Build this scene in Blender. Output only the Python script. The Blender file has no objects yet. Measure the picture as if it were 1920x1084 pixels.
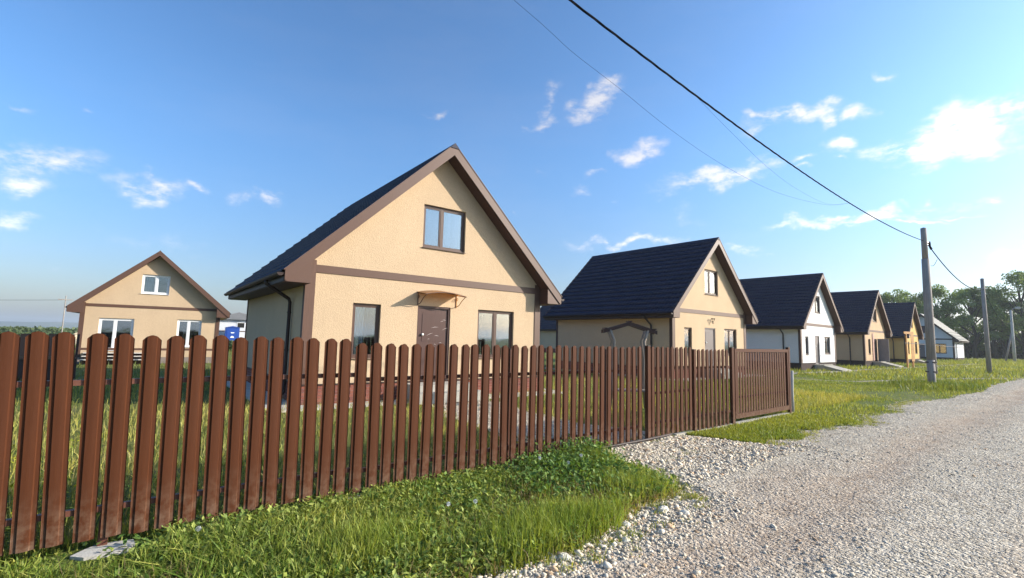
import bpy, math, random
import numpy as np
from mathutils import Vector, Matrix

# ------------------------------------------------------------------ camera, sky, sun, exposure
S = bpy.context.scene
COL = S.collection
R = math.radians
CAM_H = 1.62
cam_d = bpy.data.cameras.new('camera')
cam = bpy.data.objects.new('camera', cam_d)
COL.objects.link(cam)
S.camera = cam
cam_d.sensor_width = 36.0
cam_d.lens = 904.3 / 1920 * 36.0
cam_d.clip_start = 0.05
cam_d.clip_end = 20000
_yaw, _pit, _rol = R(50.661), R(5.871), R(1.447)
_fw = Vector((-math.sin(_yaw) * math.cos(_pit), math.cos(_yaw) * math.cos(_pit), math.sin(_pit)))
_r0 = Vector((math.cos(_yaw), math.sin(_yaw), 0))
_u0 = _r0.cross(_fw)
_r = _r0 * math.cos(_rol) + _u0 * math.sin(_rol)
_u = _u0 * math.cos(_rol) - _r0 * math.sin(_rol)
cam.matrix_world = Matrix(((_r.x, _u.x, -_fw.x, 0), (_r.y, _u.y, -_fw.y, 0), (_r.z, _u.z, -_fw.z, CAM_H), (0, 0, 0, 1)))

SUN = Vector((1.0, 1.33, 0.67)).normalized()       # towards the sun
SUN_EL = math.asin(SUN.z)
SUN_AZ = math.atan2(SUN.x, SUN.y)                   # clockwise from +Y

S.view_settings.view_transform = 'Standard'
S.view_settings.look = 'None'
S.view_settings.gamma = 1
S.view_settings.use_curve_mapping = False
S.view_settings.exposure = 1.08

world = bpy.data.worlds.new('World')
S.world = world
world.use_nodes = True
wt = world.node_tree
for n in list(wt.nodes):
    wt.nodes.remove(n)


def wn(kind, **kw):
    n = wt.nodes.new(kind)
    for k, v in kw.items():
        setattr(n, k, v)
    return n


def wmath(op, a, b=None, clamp=False):
    n = wn('ShaderNodeMath', operation=op, use_clamp=clamp)
    for i, v in enumerate((a, b)):
        if v is None:
            continue
        if isinstance(v, (int, float)):
            n.inputs[i].default_value = v
        else:
            wt.links.new(v, n.inputs[i])
    return n.outputs[0]


sky = wn('ShaderNodeTexSky', sky_type='NISHITA')
sky.sun_disc = False
sky.sun_elevation = SUN_EL
sky.sun_rotation = SUN_AZ
sky.altitude = 100
sky.air_density = 1.0
sky.dust_density = 1.5
sky.ozone_density = 1.8
tc = wn('ShaderNodeTexCoord')
DIR = tc.outputs['Generated']
# thin cloud shapes: direction, orientation, size, strength
CLOUDS = [
 [-0.9646, -0.1033, 0.2428, -1.3167, -0.2671, 1.6087, 0.0677, 0.0259, 1.0],
 [-0.9723, -0.1195, 0.2011, -1.3685, -0.0447, 1.6837, 0.032, 0.0153, 1.0],
 [-0.9801, -0.1292, 0.1507, -1.4197, 0.0562, 1.7102, 0.0262, 0.0114, 0.8],
 [-0.9721, 0.0291, 0.2328, -1.3356, -0.0773, 1.522, 0.0543, 0.0191, 1.0],
 [-0.9656, 0.0302, 0.2584, -1.3033, -0.2185, 1.4798, 0.017, 0.0077, 0.8],
 [-0.9649, 0.0931, 0.2455, -1.3172, 0.2175, 1.5302, 0.0227, 0.01, 0.8],
 [-0.9534, 0.1766, 0.2447, -1.3235, -0.0625, 1.3714, 0.0372, 0.0115, 1.0],
 [-0.9433, -0.1288, 0.3059, -1.2591, 0.0861, 1.7339, 0.0228, 0.0052, 0.6],
 [-0.9453, -0.061, 0.3204, -1.2287, -0.3041, 1.5286, 0.0147, 0.0054, 0.6],
 [-0.9923, -0.0807, 0.0938, -1.4765, -0.1247, 1.6399, 0.0116, 0.0064, 0.5],
 [-0.9882, 0.0403, 0.148, -1.4226, -0.0335, 1.5246, 0.0923, 0.0177, 0.4],
 [-0.9837, 0.125, 0.1296, -1.4411, 0.0531, 1.451, 0.0638, 0.015, 0.35],
 [-0.7849, 0.4488, 0.4273, -1.128, -0.0866, 1.0098, 0.0244, 0.0087, 0.7],
 [-0.7477, 0.615, 0.2502, -1.3183, -0.0236, 0.8758, 0.0164, 0.0076, 0.5],
 [-0.6479, 0.6096, 0.4567, -1.0739, 0.295, 0.9719, 0.0164, 0.0345, 0.65],
 [-0.6726, 0.6111, 0.4173, -1.1048, -0.3812, 0.6476, 0.039, 0.0121, 0.7],
 [-0.5809, 0.6745, 0.4557, -1.0307, -0.482, 0.4391, 0.0525, 0.0239, 1.0],
 [-0.5465, 0.7559, 0.3605, -1.1959, -0.1815, 0.5545, 0.0453, 0.0193, 1.0],
 [-0.4352, 0.8448, 0.3113, -1.2526, -0.1114, 0.4386, 0.0948, 0.0158, 1.0],
 [-0.6193, 0.7128, 0.3292, -1.2326, -0.134, 0.6678, 0.0249, 0.0083, 0.6],
 [-0.6439, 0.706, 0.295, -1.2718, 0.0173, 0.7442, 0.0234, 0.0116, 0.5],
 [-0.696, 0.6349, 0.3353, -1.2114, 0.3124, 0.9459, 0.0257, 0.0104, 0.45],
 [-0.5964, 0.7559, 0.2701, -1.2977, 0.0327, 0.6766, 0.0167, 0.0084, 0.35],
 [-0.4909, 0.8364, 0.2438, -1.3114, 0.3237, 0.6146, 0.0315, 0.0501, 0.35],
 [-0.5887, 0.7836, 0.1985, -1.3714, -0.0303, 0.6376, 0.1194, 0.0096, 0.8],
 [-0.308, 0.8666, 0.3925, -1.1677, -0.0255, 0.3302, 0.0654, 0.0134, 1.0],
 [-0.3508, 0.8442, 0.4053, -1.1394, 0.2525, 0.508, 0.0298, 0.0088, 0.8],
 [-0.2597, 0.8788, 0.4004, -1.159, 0.0368, 0.303, 0.0231, 0.0086, 0.9],
 [-0.2674, 0.8881, 0.3739, -1.1796, 0.2024, 0.3749, 0.0182, 0.0111, 1.0],
 [-0.2277, 0.8992, 0.3736, -1.188, 0.033, 0.2609, 0.0221, 0.0127, 1.0],
 [-0.2535, 0.9082, 0.333, -1.2302, 0.0937, 0.305, 0.0234, 0.0131, 1.0],
 [-0.2958, 0.8983, 0.3249, -1.2355, 0.1659, 0.3752, 0.0173, 0.008, 0.9],
 [-0.26, 0.9143, 0.3107, -1.2503, 0.1745, 0.3343, 0.0135, 0.0044, 0.8],
 [-0.3008, 0.9036, 0.3049, -1.2576, 0.154, 0.3706, 0.0118, 0.0054, 0.7],
 [-0.113, 0.9412, 0.3185, -1.2367, -0.2443, 0.0353, 0.0675, 0.0284, 1.3],
 [-0.1504, 0.9417, 0.301, -1.2616, 0.1559, 0.2076, 0.0747, 0.0145, 1.2],
 [-0.0532, 0.9349, 0.3509, -1.2112, 0.0875, 0.0894, 0.0171, 0.0109, 1.0],
 [-0.1852, 0.8858, 0.4255, -1.1135, 0.2729, 0.3377, 0.0161, 0.0062, 0.6],
 [-0.2443, 0.9454, 0.2158, -1.3537, -0.0022, 0.2521, 0.1152, 0.008, 1.0],
 [-0.1574, 0.9613, 0.2259, -1.3433, 0.0261, 0.1681, 0.0344, 0.0075, 0.9],
 [-0.1847, 0.9615, 0.2036, -1.3643, 0.1331, 0.2173, 0.0528, 0.0042, 0.8],
 [-0.0905, 0.9712, 0.2205, -1.3386, 0.2951, 0.1613, 0.0193, 0.0069, 0.7],
 [-0.4162, 0.8924, 0.1742, -1.3909, 0.2428, 0.4797, 0.05, 0.0089, 0.6],
 [-0.0746, 0.9873, 0.1402, -1.4297, 0.1087, 0.0906, 0.0267, 0.0084, 0.7],
 [-0.1261, 0.971, 0.2032, -1.3642, 0.1521, 0.1606, 0.0298, 0.0032, 0.7]
]
noise = wn('ShaderNodeTexNoise', noise_dimensions='3D')
noise.inputs['Scale'].default_value = 19
noise.inputs['Detail'].default_value = 9
noise.inputs['Roughness'].default_value = 0.66
mp = wn('ShaderNodeMapping')
mp.inputs['Scale'].default_value = (1, 1, 2.4)
wt.links.new(DIR, mp.inputs['Vector'])
wt.links.new(mp.outputs[0], noise.inputs['Vector'])
wob = wn('ShaderNodeTexNoise', noise_dimensions='3D')
wob.inputs['Scale'].default_value = 17
wob.inputs['Detail'].default_value = 6
wt.links.new(DIR, wob.inputs['Vector'])
wsub = wn('ShaderNodeVectorMath', operation='SUBTRACT')
wt.links.new(wob.outputs['Color'], wsub.inputs[0])
wsub.inputs[1].default_value = (0.5, 0.5, 0.5)
wsc = wn('ShaderNodeVectorMath', operation='SCALE')
wt.links.new(wsub.outputs[0], wsc.inputs[0])
wsc.inputs['Scale'].default_value = 0.075
wad = wn('ShaderNodeVectorMath', operation='ADD')
wt.links.new(DIR, wad.inputs[0])
wt.links.new(wsc.outputs[0], wad.inputs[1])
acc = None
for c in CLOUDS:
    m = wn('ShaderNodeMapping', vector_type='TEXTURE')
    m.inputs['Location'].default_value = c[0:3]
    m.inputs['Rotation'].default_value = c[3:6]
    m.inputs['Scale'].default_value = (c[6] * 1.45, c[7] * 1.65, 0.35)
    wt.links.new(wad.outputs[0], m.inputs['Vector'])
    ln = wn('ShaderNodeVectorMath', operation='LENGTH')
    wt.links.new(m.outputs[0], ln.inputs[0])
    mr = wn('ShaderNodeMapRange', clamp=True)
    mr.inputs['From Min'].default_value = 1.15
    mr.inputs['From Max'].default_value = 0.0
    mr.inputs['To Min'].default_value = 0.0
    mr.inputs['To Max'].default_value = c[8] * (0.80 if c[0] < -0.85 else 1.0)
    wt.links.new(ln.outputs['Value'], mr.inputs['Value'])
    acc = mr.outputs[0] if acc is None else wmath('MAXIMUM', acc, mr.outputs[0])
dens = wmath('MULTIPLY', acc, wmath('ADD', wmath('MULTIPLY', noise.outputs['Fac'], 3.4), -0.85))
cm = wn('ShaderNodeMapRange', clamp=True, interpolation_type='SMOOTHSTEP')
cm.inputs['From Min'].default_value = 0.14
cm.inputs['From Max'].default_value = 0.85
cm.inputs['To Max'].default_value = 0.82
wt.links.new(dens, cm.inputs['Value'])
# high thin veil
veil = wn('ShaderNodeTexNoise', noise_dimensions='3D')
veil.inputs['Scale'].default_value = 3.0
veil.inputs['Detail'].default_value = 6
veil.inputs['Roughness'].default_value = 0.6
vmp = wn('ShaderNodeMapping')
vmp.inputs['Scale'].default_value = (1, 1, 3.5)
wt.links.new(DIR, vmp.inputs['Vector'])
wt.links.new(vmp.outputs[0], veil.inputs['Vector'])
vm = wn('ShaderNodeMapRange', clamp=True)
vm.inputs['From Min'].default_value = 0.48
vm.inputs['From Max'].default_value = 0.8
vm.inputs['To Max'].default_value = 0.06
wt.links.new(veil.outputs['Fac'], vm.inputs['Value'])
cover = wmath('MAXIMUM', cm.outputs[0], vm.outputs[0])
skc = wn('ShaderNodeMixRGB', blend_type='MULTIPLY')
skc.inputs[0].default_value = 1
skc.inputs[2].default_value = SKY_TINT = (0.82, 1.13, 1.33, 1)
pre = wn('ShaderNodeVectorMath', operation='SCALE')
pre.inputs['Scale'].default_value = 0.2
wt.links.new(sky.outputs[0], pre.inputs[0])
gam = wn('ShaderNodeGamma')
gam.inputs['Gamma'].default_value = 1.2          # richer blue overhead, as the phone camera shows it
wt.links.new(pre.outputs[0], gam.inputs['Color'])
post_ = wn('ShaderNodeVectorMath', operation='SCALE')
post_.inputs['Scale'].default_value = 5.0
wt.links.new(gam.outputs[0], post_.inputs[0])
wt.links.new(post_.outputs[0], skc.inputs[1])
# cloud brightness follows the sky round it, so clouds are brighter towards the sun
lum = wn('ShaderNodeRGBToBW')
wt.links.new(sky.outputs[0], lum.inputs[0])
cb = wmath('ADD', wmath('MULTIPLY', lum.outputs[0], 1.25), 2.1)
ccol = wn('ShaderNodeMixRGB', blend_type='MULTIPLY')
ccol.inputs[0].default_value = 1
# thin edges and bases are greyer and a little lavender, thick sunlit parts white
cshade = wn('ShaderNodeMixRGB', blend_type='MIX')
cshade.inputs[1].default_value = (0.80, 0.80, 0.90, 1)
cshade.inputs[2].default_value = (1.08, 1.04, 1.02, 1)
cfm = wn('ShaderNodeMapRange', clamp=True)
cfm.inputs['From Min'].default_value = 0.3
cfm.inputs['From Max'].default_value = 1.3
wt.links.new(dens, cfm.inputs['Value'])
wt.links.new(cfm.outputs[0], cshade.inputs[0])
wt.links.new(cshade.outputs[0], ccol.inputs[1])
wt.links.new(cb, ccol.inputs[2])
# greyer, dimmer air low over the horizon
sep = wn('ShaderNodeSeparateXYZ')
wt.links.new(DIR, sep.inputs[0])
hz = wn('ShaderNodeMapRange', clamp=True, interpolation_type='SMOOTHSTEP')
hz.inputs['From Min'].default_value = -0.05
hz.inputs['From Max'].default_value = 0.42
wt.links.new(sep.outputs['Z'], hz.inputs['Value'])
hzc = wn('ShaderNodeMixRGB', blend_type='MIX')
hzc.inputs[1].default_value = (0.80, 0.56, 0.55, 1)
hzc.inputs[2].default_value = (1, 1, 1, 1)
wt.links.new(hz.outputs[0], hzc.inputs[0])
skh = wn('ShaderNodeMixRGB', blend_type='MULTIPLY')
skh.inputs[0].default_value = 1
wt.links.new(skc.outputs[0], skh.inputs[1])
wt.links.new(hzc.outputs[0], skh.inputs[2])
skc = skh
mixc = wn('ShaderNodeMixRGB', blend_type='MIX')
wt.links.new(cover, mixc.inputs[0])
wt.links.new(skc.outputs[0], mixc.inputs[1])
wt.links.new(ccol.outputs[0], mixc.inputs[2])
bg = wn('ShaderNodeBackground')
bg.inputs['Strength'].default_value = 0.103
wt.links.new(mixc.outputs[0], bg.inputs['Color'])
wo = wn('ShaderNodeOutputWorld')
wt.links.new(bg.outputs[0], wo.inputs['Surface'])

sun_d = bpy.data.lights.new('sun', 'SUN')
sun_d.energy = 4.1
sun_d.angle = R(0.55)
sun_d.color = (1.0, 0.925, 0.81)
sun_o = bpy.data.objects.new('sun', sun_d)
COL.objects.link(sun_o)
sun_o.rotation_euler = SUN.to_track_quat('Z', 'Y').to_euler()
sun_o.location = (20, 26, 30)

rng = np.random.default_rng(7)
random.seed(7)

# ------------------------------------------------------------------ materials


class Mat:
    """small helper round a node tree"""

    def __init__(s, name):
        s.m = bpy.data.materials.new(name)
        s.m.use_nodes = True
        s.t = s.m.node_tree
        s.b = s.t.nodes['Principled BSDF']
        s.out = s.t.nodes['Material Output']
        s._co = None

    def n(s, kind, **kw):
        x = s.t.nodes.new(kind)
        for k, v in kw.items():
            setattr(x, k, v)
        return x

    def l(s, a, b):
        s.t.links.new(a, b)

    def co(s, which='Object', scale=(1, 1, 1)):
        c = s.n('ShaderNodeTexCoord')
        m = s.n('ShaderNodeMapping')
        m.inputs['Scale'].default_value = scale
        s.l(c.outputs[which], m.inputs['Vector'])
        return m.outputs[0]

    def pos(s, scale=(1, 1, 1)):
        c = s.n('ShaderNodeNewGeometry')
        m = s.n('ShaderNodeMapping')
        m.inputs['Scale'].default_value = scale
        s.l(c.outputs['Position'], m.inputs['Vector'])
        return m.outputs[0]

    def noise(s, vec, scale, detail=5, rough=0.6):
        x = s.n('ShaderNodeTexNoise')
        x.inputs['Scale'].default_value = scale
        x.inputs['Detail'].default_value = detail
        x.inputs['Roughness'].default_value = rough
        if vec is not None:
            s.l(vec, x.inputs['Vector'])
        return x.outputs['Fac']

    def voro(s, vec, scale, feature='F1', out='Distance', rand=1.0):
        x = s.n('ShaderNodeTexVoronoi', feature=feature)
        x.inputs['Scale'].default_value = scale
        x.inputs['Randomness'].default_value = rand
        s.l(vec, x.inputs['Vector'])
        return x.outputs[out]

    def ramp(s, fac, stops):
        x = s.n('ShaderNodeValToRGB')
        e = x.color_ramp.elements
        while len(e) < len(stops):
            e.new(0.5)
        for i, (p, c) in enumerate(stops):
            e[i].position = p
            e[i].color = (*c, 1) if len(c) == 3 else c
        s.l(fac, x.inputs[0])
        return x.outputs[0]

    def mix(s, fac, a, b, mode='MIX'):
        x = s.n('ShaderNodeMixRGB', blend_type=mode)
        for i, v in zip((0, 1, 2), (fac, a, b)):
            if isinstance(v, (int, float)):
                x.inputs[i].default_value = v
            elif isinstance(v, tuple):
                x.inputs[i].default_value = (*v, 1)
            else:
                s.l(v, x.inputs[i])
        return x.outputs[0]

    def math(s, op, a, b=0.0, clamp=False):
        x = s.n('ShaderNodeMath', operation=op, use_clamp=clamp)
        for i, v in enumerate((a, b)):
            if isinstance(v, (int, float)):
                x.inputs[i].default_value = v
            else:
                s.l(v, x.inputs[i])
        return x.outputs[0]

    def rng_(s, v, a, b, c=0.0, d=1.0, smooth=False):
        x = s.n('ShaderNodeMapRange', clamp=True)
        if smooth:
            x.interpolation_type = 'SMOOTHSTEP'
        for i, q in zip(range(1, 5), (a, b, c, d)):
            x.inputs[i].default_value = q
        s.l(v, x.inputs[0])
        return x.outputs[0]

    def bump(s, h, strength=0.4, dist=0.01, normal=None):
        x = s.n('ShaderNodeBump')
        x.inputs['Strength'].default_value = strength
        x.inputs['Distance'].default_value = dist
        s.l(h, x.inputs['Height'])
        if normal is not None:
            s.l(normal, x.inputs['Normal'])
        s.l(x.outputs[0], s.b.inputs['Normal'])
        return x.outputs[0]

    def set(s, color=None, rough=None, metal=None, spec=None):
        if color is not None:
            if isinstance(color, tuple):
                s.b.inputs['Base Color'].default_value = (*color, 1)
            else:
                s.l(color, s.b.inputs['Base Color'])
        if rough is not None:
            if isinstance(rough, (int, float)):
                s.b.inputs['Roughness'].default_value = rough
            else:
                s.l(rough, s.b.inputs['Roughness'])
        if metal is not None:
            s.b.inputs['Metallic'].default_value = metal
        if spec is not None:
            s.b.inputs['Specular IOR Level'].default_value = spec
        return s.m


def stucco(name, c):
    k = Mat(name)
    p = k.co()
    big = k.noise(p, 0.7, 6, 0.6)
    fine = k.noise(p, 26, 4, 0.7)
    streak = k.noise(k.co(scale=(3, 3, 0.35)), 1.2, 4, 0.6)
    col = k.ramp(k.math('ADD', k.math('MULTIPLY', big, 0.5), k.math('MULTIPLY', fine, 0.5)),
                 [(0.3, tuple(v * 0.86 for v in c)), (0.7, tuple(min(1, v * 1.08) for v in c))])
    mott = k.noise(p, 11, 5, 0.75)
    col = k.mix(k.rng_(mott, 0.42, 0.62, 0, 0.30), col, tuple(v * 0.80 for v in c))
    col = k.mix(k.rng_(streak, 0.58, 0.8, 0, 0.22), col, tuple(v * 0.7 for v in c))
    zz = k.n('ShaderNodeSeparateXYZ')
    k.l(k.co(), zz.inputs[0])
    splash = k.math('MULTIPLY', k.rng_(zz.outputs['Z'], 0.95, 0.45), k.rng_(k.noise(p, 5, 5, 0.7), 0.35, 0.7))
    col = k.mix(k.math('MULTIPLY', splash, 0.3), col, tuple(v * 0.55 for v in c))
    gran = k.math('ADD', k.noise(p, 75, 3, 0.7), k.math('MULTIPLY', k.voro(p, 42), 0.7))
    k.bump(gran, 0.8, 0.008)
    return k.set(col, 0.93, spec=0.15)


M_CREAM = stucco('cream_stucco', (0.535, 0.390, 0.255))
M_WHITE = stucco('white_stucco', (0.70, 0.68, 0.66))
M_ORANGE = stucco('ochre_stucco', (0.60, 0.385, 0.15))
M_PEACH = stucco('peach_stucco', (0.51, 0.355, 0.225))
M_OFFWHITE = stucco('grey_white_stucco', (0.62, 0.62, 0.64))


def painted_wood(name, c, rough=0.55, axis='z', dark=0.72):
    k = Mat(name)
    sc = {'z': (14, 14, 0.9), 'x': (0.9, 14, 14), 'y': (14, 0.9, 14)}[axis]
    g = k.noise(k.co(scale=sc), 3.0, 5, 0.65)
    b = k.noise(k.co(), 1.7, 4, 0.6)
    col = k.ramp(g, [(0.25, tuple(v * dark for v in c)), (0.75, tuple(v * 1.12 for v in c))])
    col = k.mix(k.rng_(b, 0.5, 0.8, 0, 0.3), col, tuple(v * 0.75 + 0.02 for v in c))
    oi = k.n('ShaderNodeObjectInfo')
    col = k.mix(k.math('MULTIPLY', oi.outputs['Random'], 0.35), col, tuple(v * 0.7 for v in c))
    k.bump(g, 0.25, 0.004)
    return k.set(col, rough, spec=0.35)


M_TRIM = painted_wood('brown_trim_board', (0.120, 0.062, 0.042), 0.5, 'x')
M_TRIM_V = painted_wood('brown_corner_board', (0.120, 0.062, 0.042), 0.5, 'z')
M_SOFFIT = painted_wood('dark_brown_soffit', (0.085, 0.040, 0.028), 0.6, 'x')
M_DARK = painted_wood('dark_brown_metal', (0.040, 0.022, 0.018), 0.6, 'z')
M_FRAME = painted_wood('brown_window_frame', (0.10, 0.055, 0.040), 0.4, 'z')
M_DOOR = painted_wood('brown_door', (0.085, 0.042, 0.034), 0.38, 'z')
M_PVC = painted_wood('white_window_frame', (0.75, 0.75, 0.76), 0.4, 'z', 0.93)
M_GREYDOOR = painted_wood('taupe_door', (0.17, 0.135, 0.13), 0.45, 'z')
M_GREYSHEET = painted_wood('grey_sheet', (0.24, 0.23, 0.24), 0.5, 'z')
M_ORWOOD = painted_wood('orange_timber', (0.52, 0.24, 0.06), 0.6, 'z')
M_REDBOARD = painted_wood('reddish_board', (0.40, 0.22, 0.17), 0.6, 'z')
M_BLUE = painted_wood('blue_cabin_paint', (0.02, 0.07, 0.34), 0.45, 'z')


def roof_mat(name, c):
    k = Mat(name)
    p = k.co()
    a = k.noise(p, 1.3, 5, 0.6)
    f = k.noise(p, 40, 3, 0.7)
    col = k.ramp(k.math('ADD', k.math('MULTIPLY', a, 0.6), k.math('MULTIPLY', f, 0.4)),
                 [(0.3, tuple(v * 0.7 for v in c)), (0.7, tuple(v * 1.25 for v in c))])
    k.bump(f, 0.15, 0.002)
    return k.set(col, 0.58, spec=0.25)


M_ROOF = roof_mat('dark_blue_roof_tile', (0.022, 0.021, 0.042))
M_ROOFGREY = roof_mat('pale_grey_roof', (0.20, 0.185, 0.165))
M_ROOFBROWN = roof_mat('brown_roof', (0.16, 0.085, 0.06))


def picket_mat():
    k = Mat('brown_picket_paint')
    p = k.co(scale=(10, 10, 1.2))
    g = k.noise(p, 4, 5, 0.6)
    b = k.noise(k.pos(), 2.5, 4, 0.6)
    c = (0.072, 0.023, 0.009)
    col = k.ramp(g, [(0.2, tuple(v * 0.82 for v in c)), (0.8, tuple(v * 1.15 for v in c))])
    col = k.mix(k.rng_(b, 0.5, 0.85, 0, 0.35), col, (0.075, 0.028, 0.013))
    # dust and mud splashed up from the ground
    z = k.n('ShaderNodeSeparateXYZ')
    k.l(k.pos(), z.inputs[0])
    mud = k.math('MULTIPLY', k.rng_(z.outputs['Z'], 0.5, 0.08), k.rng_(k.noise(k.pos(), 14, 5, 0.7), 0.4, 0.7))
    col = k.mix(k.math('MULTIPLY', mud, 0.6), col, (0.24, 0.17, 0.12))
    oi = k.n('ShaderNodeObjectInfo')
    col = k.mix(k.math('MULTIPLY', oi.outputs['Random'], 0.3), col, (0.060, 0.020, 0.010))
    k.bump(k.noise(k.co(scale=(8, 8, 2)), 60, 3, 0.6), 0.12, 0.002)
    return k.set(col, 0.6, spec=0.12)


M_PICKET = picket_mat()
M_RAIL = painted_wood('brown_fence_rail', (0.13, 0.048, 0.030), 0.5, 'y')


def concrete(name, c, bumpk=0.5):
    k = Mat(name)
    p = k.pos()
    a = k.noise(p, 2.2, 7, 0.65)
    f = k.noise(p, 55, 4, 0.7)
    col = k.ramp(k.math('ADD', k.math('MULTIPLY', a, 0.6), k.math('MULTIPLY', f, 0.4)),
                 [(0.3, tuple(v * 0.62 for v in c)), (0.7, tuple(v * 1.12 for v in c))])
    k.bump(f, bumpk, 0.006)
    return k.set(col, 0.92, spec=0.2)


M_CONC = concrete('weathered_concrete', (0.40, 0.37, 0.32))
M_CONC_PALE = concrete('pale_concrete', (0.56, 0.52, 0.46))
M_MORTAR = concrete('mortar', (0.30, 0.26, 0.23))
M_PLINTHB = concrete('brown_plinth_paint', (0.055, 0.036, 0.032), 0.3)
M_PLINTHG = concrete('grey_brown_plinth', (0.26, 0.215, 0.19), 0.5)


def brick_mat():
    k = Mat('red_brown_brick')
    oi = k.n('ShaderNodeObjectInfo')
    c = k.ramp(oi.outputs['Random'], [(0.0, (0.17, 0.055, 0.040)), (0.5, (0.23, 0.080, 0.055)), (1.0, (0.13, 0.048, 0.042))])
    c = k.mix(k.rng_(k.noise(k.pos(), 30, 4, 0.7), 0.4, 0.8, 0, 0.4), c, (0.32, 0.16, 0.12))
    k.bump(k.noise(k.pos(), 60, 4, 0.7), 0.4, 0.004)
    return k.set(c, 0.85, spec=0.2)


M_BRICK = brick_mat()


def pole_wood():
    k = Mat('weathered_pole_timber')
    g = k.noise(k.co(scale=(16, 16, 0.5)), 2.0, 6, 0.7)
    b = k.noise(k.co(), 0.9, 4, 0.6)
    col = k.ramp(g, [(0.25, (0.16, 0.14, 0.125)), (0.55, (0.33, 0.29, 0.26)), (0.8, (0.45, 0.40, 0.36))])
    col = k.mix(k.rng_(b, 0.5, 0.8, 0, 0.5), col, (0.16, 0.12, 0.10))
    k.bump(g, 0.6, 0.01)
    return k.set(col, 0.85, spec=0.2)


M_POLE = pole_wood()
M_BARK = painted_wood('tree_bark', (0.085, 0.065, 0.05), 0.9, 'z', 0.5)
M_LOG = painted_wood('peeled_log', (0.34, 0.27, 0.21), 0.65, 'z', 0.4)
M_CABLE = Mat('black_cable_sheath').set((0.008, 0.008, 0.012), 0.95, spec=0.05)
M_STEEL = Mat('galvanised_steel').set((0.35, 0.35, 0.36), 0.45, 0.7)
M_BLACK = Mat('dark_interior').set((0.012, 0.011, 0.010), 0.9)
M_KNOB = Mat('pale_knob').set((0.75, 0.75, 0.72), 0.35)
M_WHITEMARK = Mat('white_painted_mark').set((0.8, 0.8, 0.8), 0.5)


def cloth(name, c):
    k = Mat(name)
    g = k.noise(k.co(scale=(1, 30, 0.6)), 1.2, 3, 0.5)
    col = k.ramp(g, [(0.3, tuple(v * 0.8 for v in c)), (0.7, c)])
    return k.set(col, 0.9, spec=0.1)


M_CURTAIN = cloth('pale_curtain', (0.66, 0.68, 0.70))
M_FILM = cloth('lilac_blind', (0.50, 0.53, 0.68))


def glass():
    k = Mat('window_glass')
    tr = k.n('ShaderNodeBsdfTransparent')
    tr.inputs[0].default_value = (0.80, 0.85, 0.86, 1)
    gl = k.n('ShaderNodeBsdfGlossy')
    gl.inputs['Roughness'].default_value = 0.03
    gl.inputs['Color'].default_value = (0.9, 0.95, 1.0, 1)
    fr = k.n('ShaderNodeFresnel')
    fr.inputs['IOR'].default_value = 1.5
    f = k.math('ADD', k.math('MULTIPLY', fr.outputs[0], 1.8), 0.10, True)
    bn = k.n('ShaderNodeBump')
    bn.inputs['Strength'].default_value = 0.06
    bn.inputs['Distance'].default_value = 0.02
    k.l(k.noise(k.co(), 2.2, 2, 0.4), bn.inputs['Height'])
    k.l(bn.outputs[0], gl.inputs['Normal'])
    mx = k.n('ShaderNodeMixShader')
    k.l(f, mx.inputs[0])
    k.l(tr.outputs[0], mx.inputs[1])
    k.l(gl.outputs[0], mx.inputs[2])
    k.l(mx.outputs[0], k.out.inputs['Surface'])
    return k.m


M_GLASS = glass()


def canopy_mat():
    k = Mat('amber_canopy_sheet')
    k.set((0.36, 0.23, 0.13), 0.25)
    tl = k.n('ShaderNodeBsdfTranslucent')
    tl.inputs[0].default_value = (0.90, 0.55, 0.20, 1)
    mx = k.n('ShaderNodeMixShader')
    mx.inputs[0].default_value = 0.6
    k.l(k.b.outputs[0], mx.inputs[1])
    k.l(tl.outputs[0], mx.inputs[2])
    k.l(mx.outputs[0], k.out.inputs['Surface'])
    return k.m


M_CANOPY = canopy_mat()


def leafy(name, rough=0.55, trans=0.35, spec=0.3, gain=1.0):
    """blade or leaf material: colour comes from the plant's own per-leaf attribute"""
    k = Mat(name)
    at = k.n('ShaderNodeAttribute', attribute_name='leafcol')
    k.set(at.outputs['Color'], rough, spec=spec)
    tl = k.n('ShaderNodeBsdfTranslucent')
    c2 = k.mix(1.0, at.outputs['Color'], (1.25 * gain, 1.15 * gain, 0.55 * gain), 'MULTIPLY')
    k.l(c2, tl.inputs[0])
    mx = k.n('ShaderNodeMixShader')
    mx.inputs[0].default_value = trans
    k.l(k.b.outputs[0], mx.inputs[1])
    k.l(tl.outputs[0], mx.inputs[2])
    k.l(mx.outputs[0], k.out.inputs['Surface'])
    return k.m


M_GRASS = leafy('grass_blade')
M_LEAF = leafy('tree_leaf', 0.6, 0.3)


def ground_mat():
    k = Mat('meadow_ground')
    p = k.pos()
    big = k.noise(p, 0.09, 6, 0.6)
    mid = k.noise(p, 0.9, 6, 0.65)
    fine = k.noise(p, 22, 6, 0.75)
    g = k.ramp(fine, [(0.30, (0.045, 0.055, 0.015)), (0.5, (0.11, 0.14, 0.030)), (0.72, (0.22, 0.23, 0.065))])
    g2 = k.ramp(fine, [(0.3, (0.13, 0.10, 0.055)), (0.7, (0.30, 0.25, 0.15))])
    col = k.mix(k.rng_(mid, 0.52, 0.72, 0, 0.75), g, g2)
    col = k.mix(k.rng_(big, 0.5, 0.66, 0, 0.55), col, (0.17, 0.165, 0.055))
    k.bump(fine, 0.9, 0.05)
    return k.set(col, 0.95, spec=0.1)


M_GROUND = ground_mat()


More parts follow.
